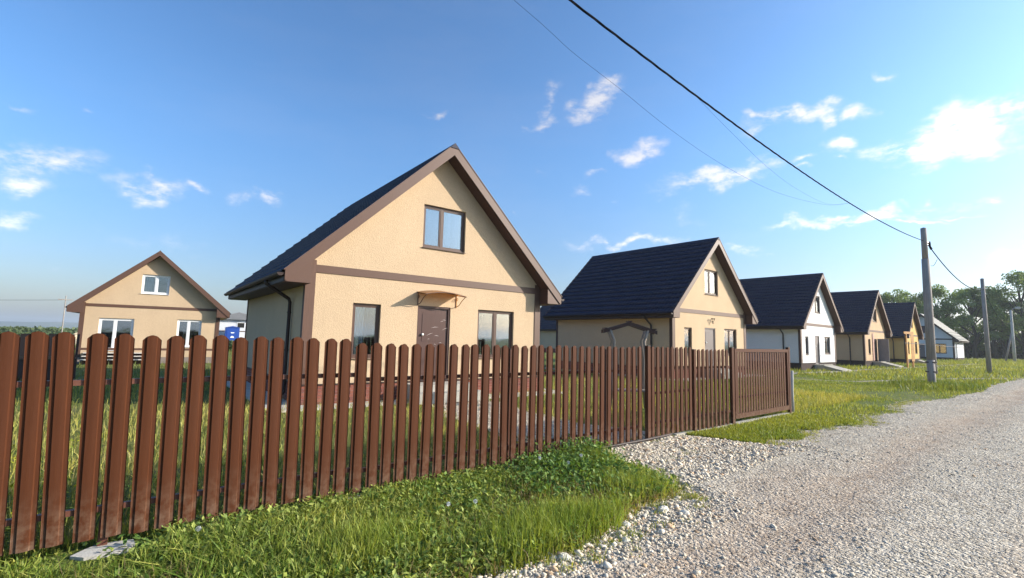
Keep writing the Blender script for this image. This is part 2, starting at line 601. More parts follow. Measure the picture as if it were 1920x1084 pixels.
def road_mat():
    k = Mat('crushed_stone_road')
    p = k.pos()
    cell = k.n('ShaderNodeTexVoronoi')
    cell.inputs['Scale'].default_value = 30
    k.l(p, cell.inputs['Vector'])
    cell2 = k.n('ShaderNodeTexVoronoi')
    cell2.inputs['Scale'].default_value = 70
    k.l(p, cell2.inputs['Vector'])
    sv = k.n('ShaderNodeSeparateXYZ')
    k.l(cell.outputs['Color'], sv.inputs[0])
    sv2 = k.n('ShaderNodeSeparateXYZ')
    k.l(cell2.outputs['Color'], sv2.inputs[0])
    mixv = k.math('ADD', k.math('MULTIPLY', sv.outputs[0], 0.55), k.math('MULTIPLY', sv2.outputs[1], 0.45))
    pale = k.ramp(mixv, [(0.15, (0.27, 0.225, 0.165)), (0.5, (0.49, 0.425, 0.335)), (0.8, (0.68, 0.60, 0.485))])
    brown = k.ramp(mixv, [(0.15, (0.20, 0.140, 0.095)), (0.5, (0.36, 0.265, 0.19)), (0.85, (0.54, 0.43, 0.32))])
    x = k.n('ShaderNodeSeparateXYZ')
    k.l(p, x.inputs[0])
    wig = k.math('MULTIPLY', k.math('SUBTRACT', k.noise(k.pos(scale=(1, 0.35, 1)), 0.8, 4, 0.6), 0.5), 1.4)
    xx = k.math('ADD', x.outputs[0], wig)
    t1 = k.math('SUBTRACT', 1.0, k.rng_(k.math('ABSOLUTE', k.math('SUBTRACT', xx, -2.02)), 0.10, 0.85, 0, 1, True))
    t2 = k.math('SUBTRACT', 1.0, k.rng_(k.math('ABSOLUTE', k.math('SUBTRACT', xx, -0.1)), 0.10, 0.75, 0, 1, True))
    patch = k.rng_(k.noise(k.pos(scale=(1, 0.3, 1)), 1.6, 6, 0.65), 0.40, 0.68)
    tr = k.math('MULTIPLY', k.math('MAXIMUM', t1, t2), k.math('ADD', k.math('MULTIPLY', patch, 0.55), 0.6), True)
    tr = k.math('MAXIMUM', tr, k.rng_(k.noise(p, 0.7, 6, 0.7), 0.50, 0.72, 0, 0.6))
    col = k.mix(tr, pale, brown)
    dust = k.noise(p, 3.5, 6, 0.7)
    col = k.mix(k.rng_(dust, 0.45, 0.75, 0, 0.45), col, (0.40, 0.345, 0.285))
    h = k.math('ADD', k.math('MULTIPLY', k.math('SUBTRACT', 1.0, cell.outputs['Distance']), 1.0),
               k.math('MULTIPLY', k.math('SUBTRACT', 1.0, cell2.outputs['Distance']), 0.45))
    h = k.math('ADD', h, k.math('MULTIPLY', k.noise(p, 9, 5, 0.7), 1.2))
    h = k.math('MULTIPLY', h, k.math('SUBTRACT', 1.0, k.math('MULTIPLY', tr, 0.55)))
    pot = k.rng_(k.noise(p, 1.1, 3, 0.5), 0.62, 0.75)
    col = k.mix(k.math('MULTIPLY', pot, 0.35), col, (0.22, 0.17, 0.13))
    k.set(col)
    k.bump(h, 1.0, 0.030)
    return k.set(col, 0.93, spec=0.15)


M_ROAD = road_mat()


def stone_mat():
    k = Mat('limestone')
    at = k.n('ShaderNodeAttribute', attribute_name='leafcol')
    f = k.noise(k.pos(), 60, 4, 0.7)
    col = k.mix(k.rng_(f, 0.35, 0.75, 0, 0.35), at.outputs['Color'], (0.34, 0.27, 0.19))
    k.bump(f, 0.5, 0.004)
    return k.set(col, 0.9, spec=0.15)


M_STONE = stone_mat()


def plain_dirt():
    k = Mat('trodden_dirt')
    p = k.pos()
    f = k.noise(p, 9, 7, 0.75)
    col = k.ramp(f, [(0.3, (0.17, 0.145, 0.10)), (0.7, (0.36, 0.32, 0.25))])
    k.bump(f, 0.6, 0.02)
    return k.set(col, 0.95, spec=0.1)


M_DIRT = plain_dirt()

# ------------------------------------------------------------------ mesh helpers


class MB:
    def __init__(s):
        s.v = []
        s.f = []

    def face(s, pts):
        i = len(s.v)
        s.v += [tuple(map(float, p)) for p in pts]
        s.f.append(tuple(range(i, i + len(pts))))
        return s

    def box(s, x0, x1, y0, y1, z0, z1):
        i = len(s.v)
        s.v += [(x0, y0, z0), (x1, y0, z0), (x1, y1, z0), (x0, y1, z0), (x0, y0, z1), (x1, y0, z1), (x1, y1, z1), (x0, y1, z1)]
        s.f += [(i, i + 3, i + 2, i + 1), (i + 4, i + 5, i + 6, i + 7), (i, i + 1, i + 5, i + 4), (i + 1, i + 2, i + 6, i + 5),
                (i + 2, i + 3, i + 7, i + 6), (i + 3, i, i + 4, i + 7)]
        return s

    def prism_x(s, poly, x0, x1):
        """polygon given in (y, z), counter-clockwise seen from +x"""
        n = len(poly)
        i = len(s.v)
        s.v += [(x0, y, z) for y, z in poly] + [(x1, y, z) for y, z in poly]
        s.f.append(tuple(i + n + k for k in range(n)))
        s.f.append(tuple(i + n - 1 - k for k in range(n)))
        for k in range(n):
            k2 = (k + 1) % n
            s.f.append((i + k, i + k2, i + n + k2, i + n + k))
        return s

    def prism_y(s, poly, y0, y1):
        """polygon in (x, z)"""
        n = len(poly)
        i = len(s.v)
        s.v += [(x, y0, z) for x, z in poly] + [(x, y1, z) for x, z in poly]
        s.f.append(tuple(i + k for k in range(n)))
        s.f.append(tuple(i + 2 * n - 1 - k for k in range(n)))
        for k in range(n):
            k2 = (k + 1) % n
            s.f.append((i + k2, i + k, i + n + k, i + n + k2))
        return s

    def prism_z(s, poly, z0, z1):
        n = len(poly)
        i = len(s.v)
        s.v += [(x, y, z0) for x, y in poly] + [(x, y, z1) for x, y in poly]
        s.f.append(tuple(i + n - 1 - k for k in range(n)))
        s.f.append(tuple(i + n + k for k in range(n)))
        for k in range(n):
            k2 = (k + 1) % n
            s.f.append((i + k, i + k2, i + n + k2, i + n + k))
        return s

    def tube(s, pts, rad, n=8, caps=True):
        pts = [Vector(p) for p in pts]
        if not hasattr(rad, '__len__'):
            rad = [rad] * len(pts)
        rings = []
        prev = None
        for k, p in enumerate(pts):
            d = (pts[min(k + 1, len(pts) - 1)] - pts[max(k - 1, 0)]).normalized()
            if prev is None:
                a = d.orthogonal().normalized()
            else:
                a = (prev - d * prev.dot(d)).normalized()
            prev = a
            b = d.cross(a)
            i = len(s.v)
            for q in range(n):
                t = 2 * math.pi * q / n
                w = p + (a * math.cos(t) + b * math.sin(t)) * rad[k]
                s.v.append(tuple(w))
            rings.append(i)
        for k in range(len(pts) - 1):
            i, j = rings[k], rings[k + 1]
            for q in range(n):
                q2 = (q + 1) % n
                s.f.append((i + q, i + q2, j + q2, j + q))
        if caps:
            s.f.append(tuple(rings[0] + n - 1 - q for q in range(n)))
            s.f.append(tuple(rings[-1] + q for q in range(n)))
        return s

    def mesh(s, name, mat, smooth=False):
        me = bpy.data.meshes.new(name)
        me.from_pydata(s.v, [], s.f)
        if mat:
            me.materials.append(mat)
        if smooth:
            me.polygons.foreach_set('use_smooth', [True] * len(me.polygons))
        me.update()
        return me

    def build(s, name, mat, parent=None, smooth=False, loc=None):
        return link(name, s.mesh(name, mat, smooth), parent, loc)


def link(name, me, parent=None, loc=None):
    o = bpy.data.objects.new(name, me)
    COL.objects.link(o)
    if parent is not None:
        o.parent = parent
    if loc is not None:
        o.location = loc
    return o


def tag(o, label=None, cat=None, group=None, kind=None):
    if label:
        o['label'] = label
    if cat:
        o['category'] = cat
    if group:
        o['group'] = group
    if kind:
        o['kind'] = kind
    return o


def thing(name, label, cat, loc=(0, 0, 0), rz=0.0, group=None):
    o = bpy.data.objects.new(name, None)
    o.empty_display_size = 0.3
    COL.objects.link(o)
    o.location = loc
    o.rotation_euler = (0, 0, rz)
    return tag(o, label, cat, group)


def np_mesh(name, V, F, mat, col=None, smooth=False):
    """V (n,3), F (m,k) equal-sized faces, col (n,3) per vertex"""
    me = bpy.data.meshes.new(name)
    n, m, k = len(V), len(F), F.shape[1]
    me.vertices.add(n)
    me.vertices.foreach_set('co', np.ascontiguousarray(V, np.float32).ravel())
    me.loops.add(m * k)
    me.loops.foreach_set('vertex_index', np.ascontiguousarray(F, np.int32).ravel())
    me.polygons.add(m)
    me.polygons.foreach_set('loop_start', np.arange(0, m * k, k, dtype=np.int32))
    me.polygons.foreach_set('loop_total', np.full(m, k, np.int32))
    if smooth:
        me.polygons.foreach_set('use_smooth', np.ones(m, bool))
    if col is not None:
        a = me.attributes.new('leafcol', 'FLOAT_COLOR', 'POINT')
        c4 = np.ones((n, 4), np.float32)
        c4[:, :3] = col
        a.data.foreach_set('color', c4.ravel())
    me.materials.append(mat)
    me.update(calc_edges=True)
    me.validate()
    return me


def fnoise(x, y, s=1.0, seed=0):
    """cheap smooth 2d noise in -1..1"""
    r = np.random.default_rng(seed)
    out = 0
    amp = 0
    for o in range(5):
        for q in range(3):
            a = r.uniform(0, 2 * np.pi)
            f = s * (1.9 ** o) * r.uniform(0.8, 1.25)
            ph = r.uniform(0, 6.28)
            w = 0.6 ** o
            out = out + w * np.sin((x * np.cos(a) + y * np.sin(a)) * f + ph)
            amp += w * 0.62
    return out / amp

# ------------------------------------------------------------------ ground, hills, road, paths
FX = -4.744      # line of the front fence


def axis(lo, hi, step, far):
    a = list(np.arange(lo, hi + 1e-6, step))
    d = step
    x = hi
    while x < far:
        d *= 1.5
        x += d
        a.append(x)
    d = step
    x = lo
    while x > -far:
        d *= 1.5
        x -= d
        a.insert(0, x)
    return np.array(a)


gx = axis(-40, 10, 1.0, 9000)
gy = axis(-10, 70, 1.0, 9000)
GX, GY = np.meshgrid(gx, gy, indexing='ij')
rr = np.hypot(GX, GY)
GZ = np.where(rr > 140, 0.5 * fnoise(GX, GY, 0.012, 3) - 0.5, 0.0)
nx, ny = GX.shape
idx = np.arange(nx * ny).reshape(nx, ny)
F = np.stack([idx[:-1, :-1], idx[1:, :-1], idx[1:, 1:], idx[:-1, 1:]], -1).reshape(-1, 4)
me = np_mesh('ground', np.stack([GX, GY, GZ], -1).reshape(-1, 3), F, M_GROUND)
ground = link('ground', me)
ground['kind'] = 'structure'


def hills():
    k = Mat('far_hillside')
    f = k.noise(k.pos(), 0.004, 6, 0.65)
    k.set(k.ramp(f, [(0.35, (0.05, 0.075, 0.045)), (0.55, (0.10, 0.12, 0.06)), (0.7, (0.19, 0.17, 0.11))]), 1.0, spec=0.0)
    n = 260
    th = np.linspace(R(-30), R(215), n)          # round the horizon, clockwise from -Y through -X to +Y
    rows = []
    for (d, hh) in ((2500, -2), (2700, 0.35), (3000, 0.8), (3400, 1.0), (4200, 0.2)):
        x = -np.sin(th) * d
        y = -np.cos(th) * d
        base = 26 + 13 * fnoise(th * 6, th * 0, 1.0, 11) + 5 * fnoise(th * 40, th * 0, 1.0, 5)
        west = 0.55 + 0.45 * np.exp(-((th - R(95)) / 0.5) ** 2)
        z = base * west * hh if hh > 0 else np.full(n, -3.0)
        rows.append(np.stack([x, y, z], -1))
    V = np.concatenate(rows)
    id2 = np.arange(len(V)).reshape(len(rows), n)
    F = np.stack([id2[:-1, :-1], id2[1:, :-1], id2[1:, 1:], id2[:-1, 1:]], -1).reshape(-1, 4)
    o = link('hills', np_mesh('hills', V, F, k.m, smooth=True))
    o['kind'] = 'structure'


hills()

# left edge of the crushed stone: (Y, X)
EDGE = [(-70, -2.9), (0.0, -2.95), (1.5, -2.76), (2.2, -2.66), (2.6, -2.74), (3.0, -2.62), (3.3, -2.71), (3.75, -2.86), (4.2, -3.0), (4.65, -2.96),
        (5.0, -3.08), (5.12, -3.35), (5.22, -3.8), (5.28, -4.35), (5.36, -4.9), (5.5, -5.1), (7.75, -5.1), (7.85, -4.75), (8.0, -4.35), (8.15, -3.75), (8.35, -3.45), (8.7, -3.72),
        (9.3, -3.52), (10.4, -3.66), (11.5, -3.6), (12.3, -3.28), (12.9, -3.42), (14, -3.75), (15.5, -3.45), (17, -3.9), (19.4, -3.86), (21, -3.3), (24, -3.35),
        (26.5, -3.08), (30, -3.25), (33, -3.4), (41, -3.05), (60, -3.25), (170, -3.4)]
EY = np.array([e[0] for e in EDGE])
EX = np.array([e[1] for e in EDGE])


def edge_x(y):
    return np.interp(y, EY, EX) + 0.09 * fnoise(y, y * 0, 3.2, 21) + 0.05 * fnoise(y, y * 0, 11, 22)


def road_z(x, y):
    t = np.clip((x - edge_x(y)) / 0.5, 0, 1)
    rut = -0.018 * (np.exp(-((x + 2.0) / 0.35) ** 2) + np.exp(-((x + 0.1) / 0.35) ** 2))
    return 0.006 + t * (0.034 + 0.014 * fnoise(x, y, 1.6, 31) + 0.006 * fnoise(x, y, 8, 32) + rut)


ys = np.concatenate([np.arange(-70, -2, 1.0), np.arange(-2, 30, 0.05), np.arange(30, 170.1, 0.6)])
ts = np.concatenate([np.linspace(0, 0.25, 22), np.linspace(0.265, 1, 46)])
YY, TT = np.meshgrid(ys, ts, indexing='ij')
XX = edge_x(YY) * (1 - TT) + 6.5 * TT
ZZ = road_z(XX, YY)
idr = np.arange(YY.size).reshape(YY.shape)
F = np.stack([idr[:-1, :-1], idr[:-1, 1:], idr[1:, 1:], idr[1:, :-1]], -1).reshape(-1, 4)
road = link('gravel_road', np_mesh('gravel_road', np.stack([XX, YY, ZZ], -1).reshape(-1, 3), F, M_ROAD, smooth=True))
road['kind'] = 'structure'


def strip(name, pts, widths, z, mat, seed=0, kind='structure'):
    """irregular strip along a centre line (x, y)"""
    P = []
    for i in range(len(pts) - 1):
        a = np.array(pts[i], float)
        b = np.array(pts[i + 1], float)
        n = max(2, int(np.linalg.norm(b - a) / 0.35))
        for q in range(n):
            t = q / n
            P.append((*(a + (b - a) * t), widths[i] + (widths[i + 1] - widths[i]) * t))
    P.append((*pts[-1], widths[-1]))
    P = np.array(P)
    d = np.gradient(P[:, :2], axis=0)
    d /= np.linalg.norm(d, axis=1)[:, None] + 1e-9
    nrm = np.stack([-d[:, 1], d[:, 0]], -1)
    w1 = P[:, 2] * (0.5 + 0.16 * fnoise(P[:, 0], P[:, 1], 2.2, seed + 1))
    w2 = P[:, 2] * (0.5 + 0.16 * fnoise(P[:, 0], P[:, 1], 2.2, seed + 2))
    A = P[:, :2] + nrm * w1[:, None]
    B = P[:, :2] - nrm * w2[:, None]
    C = P[:, :2]
    n = len(P)
    V = np.concatenate([np.c_[A, np.full(n, z)], np.c_[C, np.full(n, z + 0.004)], np.c_[B, np.full(n, z)]])
    i = np.arange(n - 1)
    F = np.concatenate([np.stack([i, i + n, i + n + 1, i + 1], -1), np.stack([i + n, i + 2 * n, i + 2 * n + 1, i + n + 1], -1)])
    o = link(name, np_mesh(name, V, F, mat))
    o['kind'] = kind
    return o


YARD_PATH = [(-5.0, 6.5), (-6.6, 6.1), (-8.0, 6.3), (-9.6, 6.7), (-10.9, 6.9)]
strip('yard_path', YARD_PATH, [2.2, 2.3, 1.9, 1.5, 1.4], 0.008, M_ROAD, 40)
TRACK = [(-13.5, 25.5), (-9.5, 26.0), (-7.5, 27.2), (-6.4, 32.0), (-5.2, 37.0), (-3.2, 42.0)]
strip('dirt_track', TRACK, [0.5, 0.5, 0.5, 0.55, 0.7, 1.0], 0.006, M_DIRT, 50)
WALK = [(-11.7, 30.0), (-11.0, 36.5), (-11.0, 42.5), (-10.6, 50), (-10.2, 62), (-9.5, 80)]
strip('footpath', WALK, [0.5, 0.9, 0.6, 0.7, 0.7, 0.9], 0.006, M_DIRT, 60)


def in_strip(x, y, pts, w):
    d = np.full(x.shape, 1e9)
    for i in range(len(pts) - 1):
        a = np.array(pts[i])
        b = np.array(pts[i + 1])
        ab = b - a
        t = np.clip(((x - a[0]) * ab[0] + (y - a[1]) * ab[1]) / (ab @ ab), 0, 1)
        d = np.minimum(d, np.hypot(x - a[0] - t * ab[0], y - a[1] - t * ab[1]))
    return d < w


# ------------------------------------------------------------------ houses
W, D = 6.976, 7.323
ZE, ZR = 2.96, 6.807
OV, OF = 0.542, 0.417
TAN = (ZR - ZE) / (W / 2 + OV)


def wall_panel(mb, y0, y1, z0, ztop, openings, x, out=1, reveal=0.14, depth_dir=-1):
    """vertical wall in the plane x, with real openings (ya, yb, za, zb) and reveals"""
    br = sorted({y0, y1, *(v for o in openings for v in o[:2]), *([W / 2] if y0 < W / 2 < y1 else [])})
    for a, b in zip(br[:-1], br[1:]):
        ops = sorted([o for o in openings if o[0] <= a + 1e-6 and o[1] >= b - 1e-6], key=lambda o: o[2])
        lo = z0
        for o in ops:
            mb.face([(x, a, lo), (x, b, lo), (x, b, o[2]), (x, a, o[2])])
            lo = o[3]
        mb.face([(x, a, lo), (x, b, lo), (x, b, ztop(b)), (x, a, ztop(a))])
    xi = x - reveal
    for (a, b, c, d) in openings:
        mb.face([(x, a, c), (x, b, c), (xi, b, c), (xi, a, c)])
        mb.face([(x, b, d), (x, a, d), (xi, a, d), (xi, b, d)])
        mb.face([(x, a, d), (x, a, c), (xi, a, c), (xi, a, d)])
        mb.face([(x, b, c), (x, b, d), (xi, b, d), (xi, b, c)])


def window(par, x, y0, y1, z0, z1, mat, splits=(), sheet=None, fw=0.055, label=None, sill=True, door=False):
    """frame (the part itself) > pane, mullion, sill, curtain"""
    xb, xf = x - 0.13, x - 0.065
    m = MB()
    m.box(xb, xf, y0, y0 + fw, z0, z1).box(xb, xf, y1 - fw, y1, z0, z1)
    m.box(xb, xf, y0 + fw, y1 - fw, z1 - fw, z1).box(xb, xf, y0 + fw, y1 - fw, z0, z0 + fw)
    w = m.build('window', mat, par)
    if label:
        w['label'] = label
    ys_ = [y0 + fw] + [y0 + (y1 - y0) * s for s in splits] + [y1 - fw]
    for s in splits:
        yc = y0 + (y1 - y0) * s
        MB().box(xb + 0.004, xf - 0.004, yc - 0.032, yc + 0.032, z0 + fw, z1 - fw).build('mullion', mat, w)
    for i in range(len(ys_) - 1):
        a, b = ys_[i] + (0.032 if i else 0), ys_[i + 1] - (0.032 if i < len(ys_) - 2 else 0)
        # sash
        sm = MB()
        q = 0.035
        xs0, xs1 = xb + 0.012, xf - 0.012
        sm.box(xs0, xs1, a, a + q, z0 + fw, z1 - fw).box(xs0, xs1, b - q, b, z0 + fw, z1 - fw)
        sm.box(xs0, xs1, a + q, b - q, z1 - fw - q, z1 - fw).box(xs0, xs1, a + q, b - q, z0 + fw, z0 + fw + q)
        sm.build('sash', mat, w)
        MB().box(xb + 0.030, xb + 0.036, a + q, b - q, z0 + fw + q, z1 - fw - q).build('pane', M_GLASS, w)
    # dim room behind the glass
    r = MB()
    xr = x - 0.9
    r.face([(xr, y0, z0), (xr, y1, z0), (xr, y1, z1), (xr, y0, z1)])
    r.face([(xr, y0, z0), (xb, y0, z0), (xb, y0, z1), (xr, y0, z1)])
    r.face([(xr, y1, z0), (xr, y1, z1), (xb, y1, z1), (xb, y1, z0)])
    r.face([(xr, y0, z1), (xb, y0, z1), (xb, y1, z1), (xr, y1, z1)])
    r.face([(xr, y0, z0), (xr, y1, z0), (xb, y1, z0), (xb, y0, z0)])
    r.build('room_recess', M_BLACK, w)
    if sheet:
        mt, a, b = sheet
        n = 26
        c = MB()
        ya, yb = y0 + (y1 - y0) * a, y0 + (y1 - y0) * b
        for i in range(n):
            t0, t1 = i / n, (i + 1) / n
            xa = xb - 0.05 - 0.012 * math.sin(i * 1.3)
            xc = xb - 0.05 - 0.012 * math.sin((i + 1) * 1.3)
            if mt is M_FILM:
                xa = xc = xb - 0.03
            p0, p1 = ya + (yb - ya) * t0, ya + (yb - ya) * t1
            c.face([(xa, p0, z0 + fw), (xc, p1, z0 + fw), (xc, p1, z1 - fw), (xa, p0, z1 - fw)])
        c.build('curtain', mt, w)
    if sill:
        MB().prism_y([(x - 0.064, z0 + 0.003), (x - 0.064, z0 - 0.0), (x + 0.045, z0 - 0.022), (x + 0.045, z0 - 0.008)], y0 - 0.02, y1 + 0.02).build('sill', mat, w)
    return w


def tile_slope(x0, x1, fine, mirror, y_eave, z_eave, y_ridge, z_ridge, course=0.35):
    """profiled metal tile: stepped courses with rolled ribs"""
    run = y_ridge - y_eave
    rise = z_ridge - z_eave
    L = math.hypot(run, rise)
    n = int(round(L / course))
    ny_, nz_ = -rise / L, abs(run) / L
    if run < 0:
        ny_ = rise / L
    else:
        ny_ = -rise / L
    nw = int((x1 - x0) / 0.183 * (6 if fine else 2))
    xs = np.linspace(x0, x1, nw + 1)
    wave = 0.017 * np.cos(2 * np.pi * (xs - x0) / 0.183) if fine else np.zeros(nw + 1)
    wave = np.where(wave < -0.006, -0.006, wave)
    rows = []
    for i in range(n):
        for (t, h) in ((i / n, 0.0), (i / n, 0.046), ((i + 1) / n, 0.006)):
            y = y_eave + run * t
            z = z_eave + rise * t
            hh = (h + wave * (0.6 if h == 0 else 1.0)) if h > 0 else np.full(nw + 1, 0.0)
            rows.append(np.stack([xs, y + ny_ * hh, z + nz_ * hh], -1))
    V = np.concatenate(rows)
    m = len(rows)
    ii = np.arange(m * (nw + 1)).reshape(m, nw + 1)
    F = np.stack([ii[:-1, :-1], ii[1:, :-1], ii[1:, 1:], ii[:-1, 1:]], -1).reshape(-1, 4)
    if run > 0:
        F = F[:, ::-1]
    return V, F


_slope_cache = {}


def slope_mesh(mirror, mat):
    key = (mirror, mat.name)
    if key not in _slope_cache:
        if not mirror:
            V, F = tile_slope(-D - OF, OF, True, False, -OV - 0.05, ZE - 0.05 * TAN, W / 2, ZR)
        else:
            V, F = tile_slope(-D - OF, OF, False, True, W + OV + 0.05, ZE - 0.05 * TAN, W / 2, ZR)
        _slope_cache[key] = np_mesh('roof_slope', V, F, mat)
    return _slope_cache[key]


def zrake(y, off=0.0):
    yy = y if y <= W / 2 else W - y
    return ZE + TAN * (yy + OV) + off


def roof(par, tile, trim=M_TRIM, soff=M_SOFFIT):
    rf = link('roof', slope_mesh(False, tile), par)
    link('roof_slope', slope_mesh(True, tile), rf)
    # closed underside so that nothing shines through
    MB().prism_x([(-OV, ZE - 0.03), (W / 2, ZR - 0.035), (W + OV, ZE - 0.03), (W + OV, ZE - 0.055), (W / 2, ZR - 0.07), (-OV, ZE - 0.055)][::-1],
                 -D - OF + 0.03, OF - 0.03).build('roof_deck', soff, rf)
    MB().prism_x([(W / 2 - 0.14, ZR - 0.085), (W / 2 + 0.14, ZR - 0.085), (W / 2, ZR + 0.06)], -D - OF - 0.02, OF + 0.02).build('ridge_cap', tile, rf)
    h = 0.30
    for side in (0, 1):
        m = (lambda y: y) if side == 0 else (lambda y: W - y)
        for (xa, xb_) in ((OF - 0.028, OF), (-D - OF, -D - OF + 0.028)):
            poly = [(m(-OV), 2.745), (m(-OV), ZE + 0.025), (W / 2, ZR + 0.025), (W / 2, ZR + 0.025 - h), (m(-OV + 0.05), 2.745)]
            if side == 0:
                poly = poly[::-1]
            MB().prism_x(poly, xa, xb_).build('rake_board', trim, rf)
            xr0, xr1 = (xa - 0.024, xa) if xa > 0 else (xb_, xb_ + 0.024)
            poly = [(m(-OV + 0.02), 2.722), (m(0.0), 2.722), (m(0.0), zrake(0, 0.03 - h)), (m(-OV + 0.02), zrake(-OV, 0.08 - h) + 0.03)]
            if side == 1:
                poly = poly[::-1]
            MB().prism_x(poly, xr0, xr1).build('eave_return', trim, rf)
            # little drip cap seen on the rake edge
            poly = [(m(-OV - 0.03), ZE + 0.02 - 0.03 * TAN), (W / 2, ZR + 0.028), (W / 2, ZR + 0.055), (m(-OV - 0.03), ZE + 0.047 - 0.03 * TAN)]
            if side == 1:
                poly = poly[::-1]
            s0, s1 = (xa - 0.06, xb_ + 0.012) if xa > 0 else (xa - 0.012, xb_ + 0.06)
            MB().prism_x(poly, s0, s1).build('rake_flashing', trim, rf)
        for (xa, xb_) in ((0.0, OF - 0.055), (-D - OF + 0.055, -D)):
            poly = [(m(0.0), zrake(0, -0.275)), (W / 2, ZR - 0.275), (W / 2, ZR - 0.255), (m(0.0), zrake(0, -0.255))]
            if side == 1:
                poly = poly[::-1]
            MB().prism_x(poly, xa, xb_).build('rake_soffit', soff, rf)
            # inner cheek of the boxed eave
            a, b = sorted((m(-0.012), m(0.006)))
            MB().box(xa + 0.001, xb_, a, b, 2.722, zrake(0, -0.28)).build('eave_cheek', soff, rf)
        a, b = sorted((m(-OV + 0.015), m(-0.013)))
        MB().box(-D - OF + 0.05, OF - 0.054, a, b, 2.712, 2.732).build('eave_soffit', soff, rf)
        a, b = sorted((m(-OV - 0.015), m(-OV + 0.01)))
        MB().box(-D - OF + 0.002, OF - 0.03, a, b, 2.725, ZE - 0.03).build('fascia', M_DARK, rf)
        # half-round gutter
        gy_ = m(-OV - 0.085)
        g = MB()
        n = 7
        for i in range(n):
            t0, t1 = math.pi * (1 + i / n), math.pi * (1 + (i + 1) / n)
            p = [(gy_ + 0.068 * math.cos(t), 2.90 + 0.068 * math.sin(t)) for t in (t0, t1)]
            q = [(gy_ + 0.062 * math.cos(t), 2.90 + 0.062 * math.sin(t)) for t in (t0, t1)]
            for (u, v) in ((p[0], p[1]), (q[1], q[0])):
                g.face([(-D - OF - 0.02, u[0], u[1]), (OF - 0.02, u[0], u[1]), (OF - 0.02, v[0], v[1]), (-D - OF - 0.02, v[0], v[1])])
        for xe in (-D - OF - 0.02, OF - 0.02):
            g.face([(xe, gy_ + 0.068 * math.cos(math.pi * (1 + i / n)), 2.90 + 0.068 * math.sin(math.pi * (1 + i / n))) for i in range(n + 1)])
        gut = g.build('gutter', M_DARK, rf)
        for xq in np.arange(-D - 0.2, OF - 0.1, 0.9):
            a, b = sorted((m(-OV - 0.155), m(-OV - 0.014)))
            MB().box(xq, xq + 0.025, a, b, 2.905, 2.915).build('gutter_bracket', M_DARK, rf)
        dp = MB()
        xd = -1.06
        dp.tube([(xd, gy_, 2.84), (xd, gy_, 2.77), (xd, m(-0.10), 2.44), (xd, m(-0.07), 2.36), (xd, m(-0.07), 0.22), (xd, m(-0.16), 0.12)], 0.042, 8)
        d_ = dp.build('downpipe', M_DARK, par, True)
        for zq in (2.1, 1.2, 0.5):
            MB().tube([(xd, m(-0.07), zq), (xd, m(-0.07), zq + 0.03)], 0.052, 8).build('pipe_clip', M_DARK, d_)
    return rf


OPEN_FRONT = dict(w1=(1.10, 1.80, 1.06, 2.38), door=(2.80, 3.78, 0.47, 2.42), w2=(4.68, 5.97, 1.06, 2.42), up=(2.86, 4.17, 3.98, 5.15))


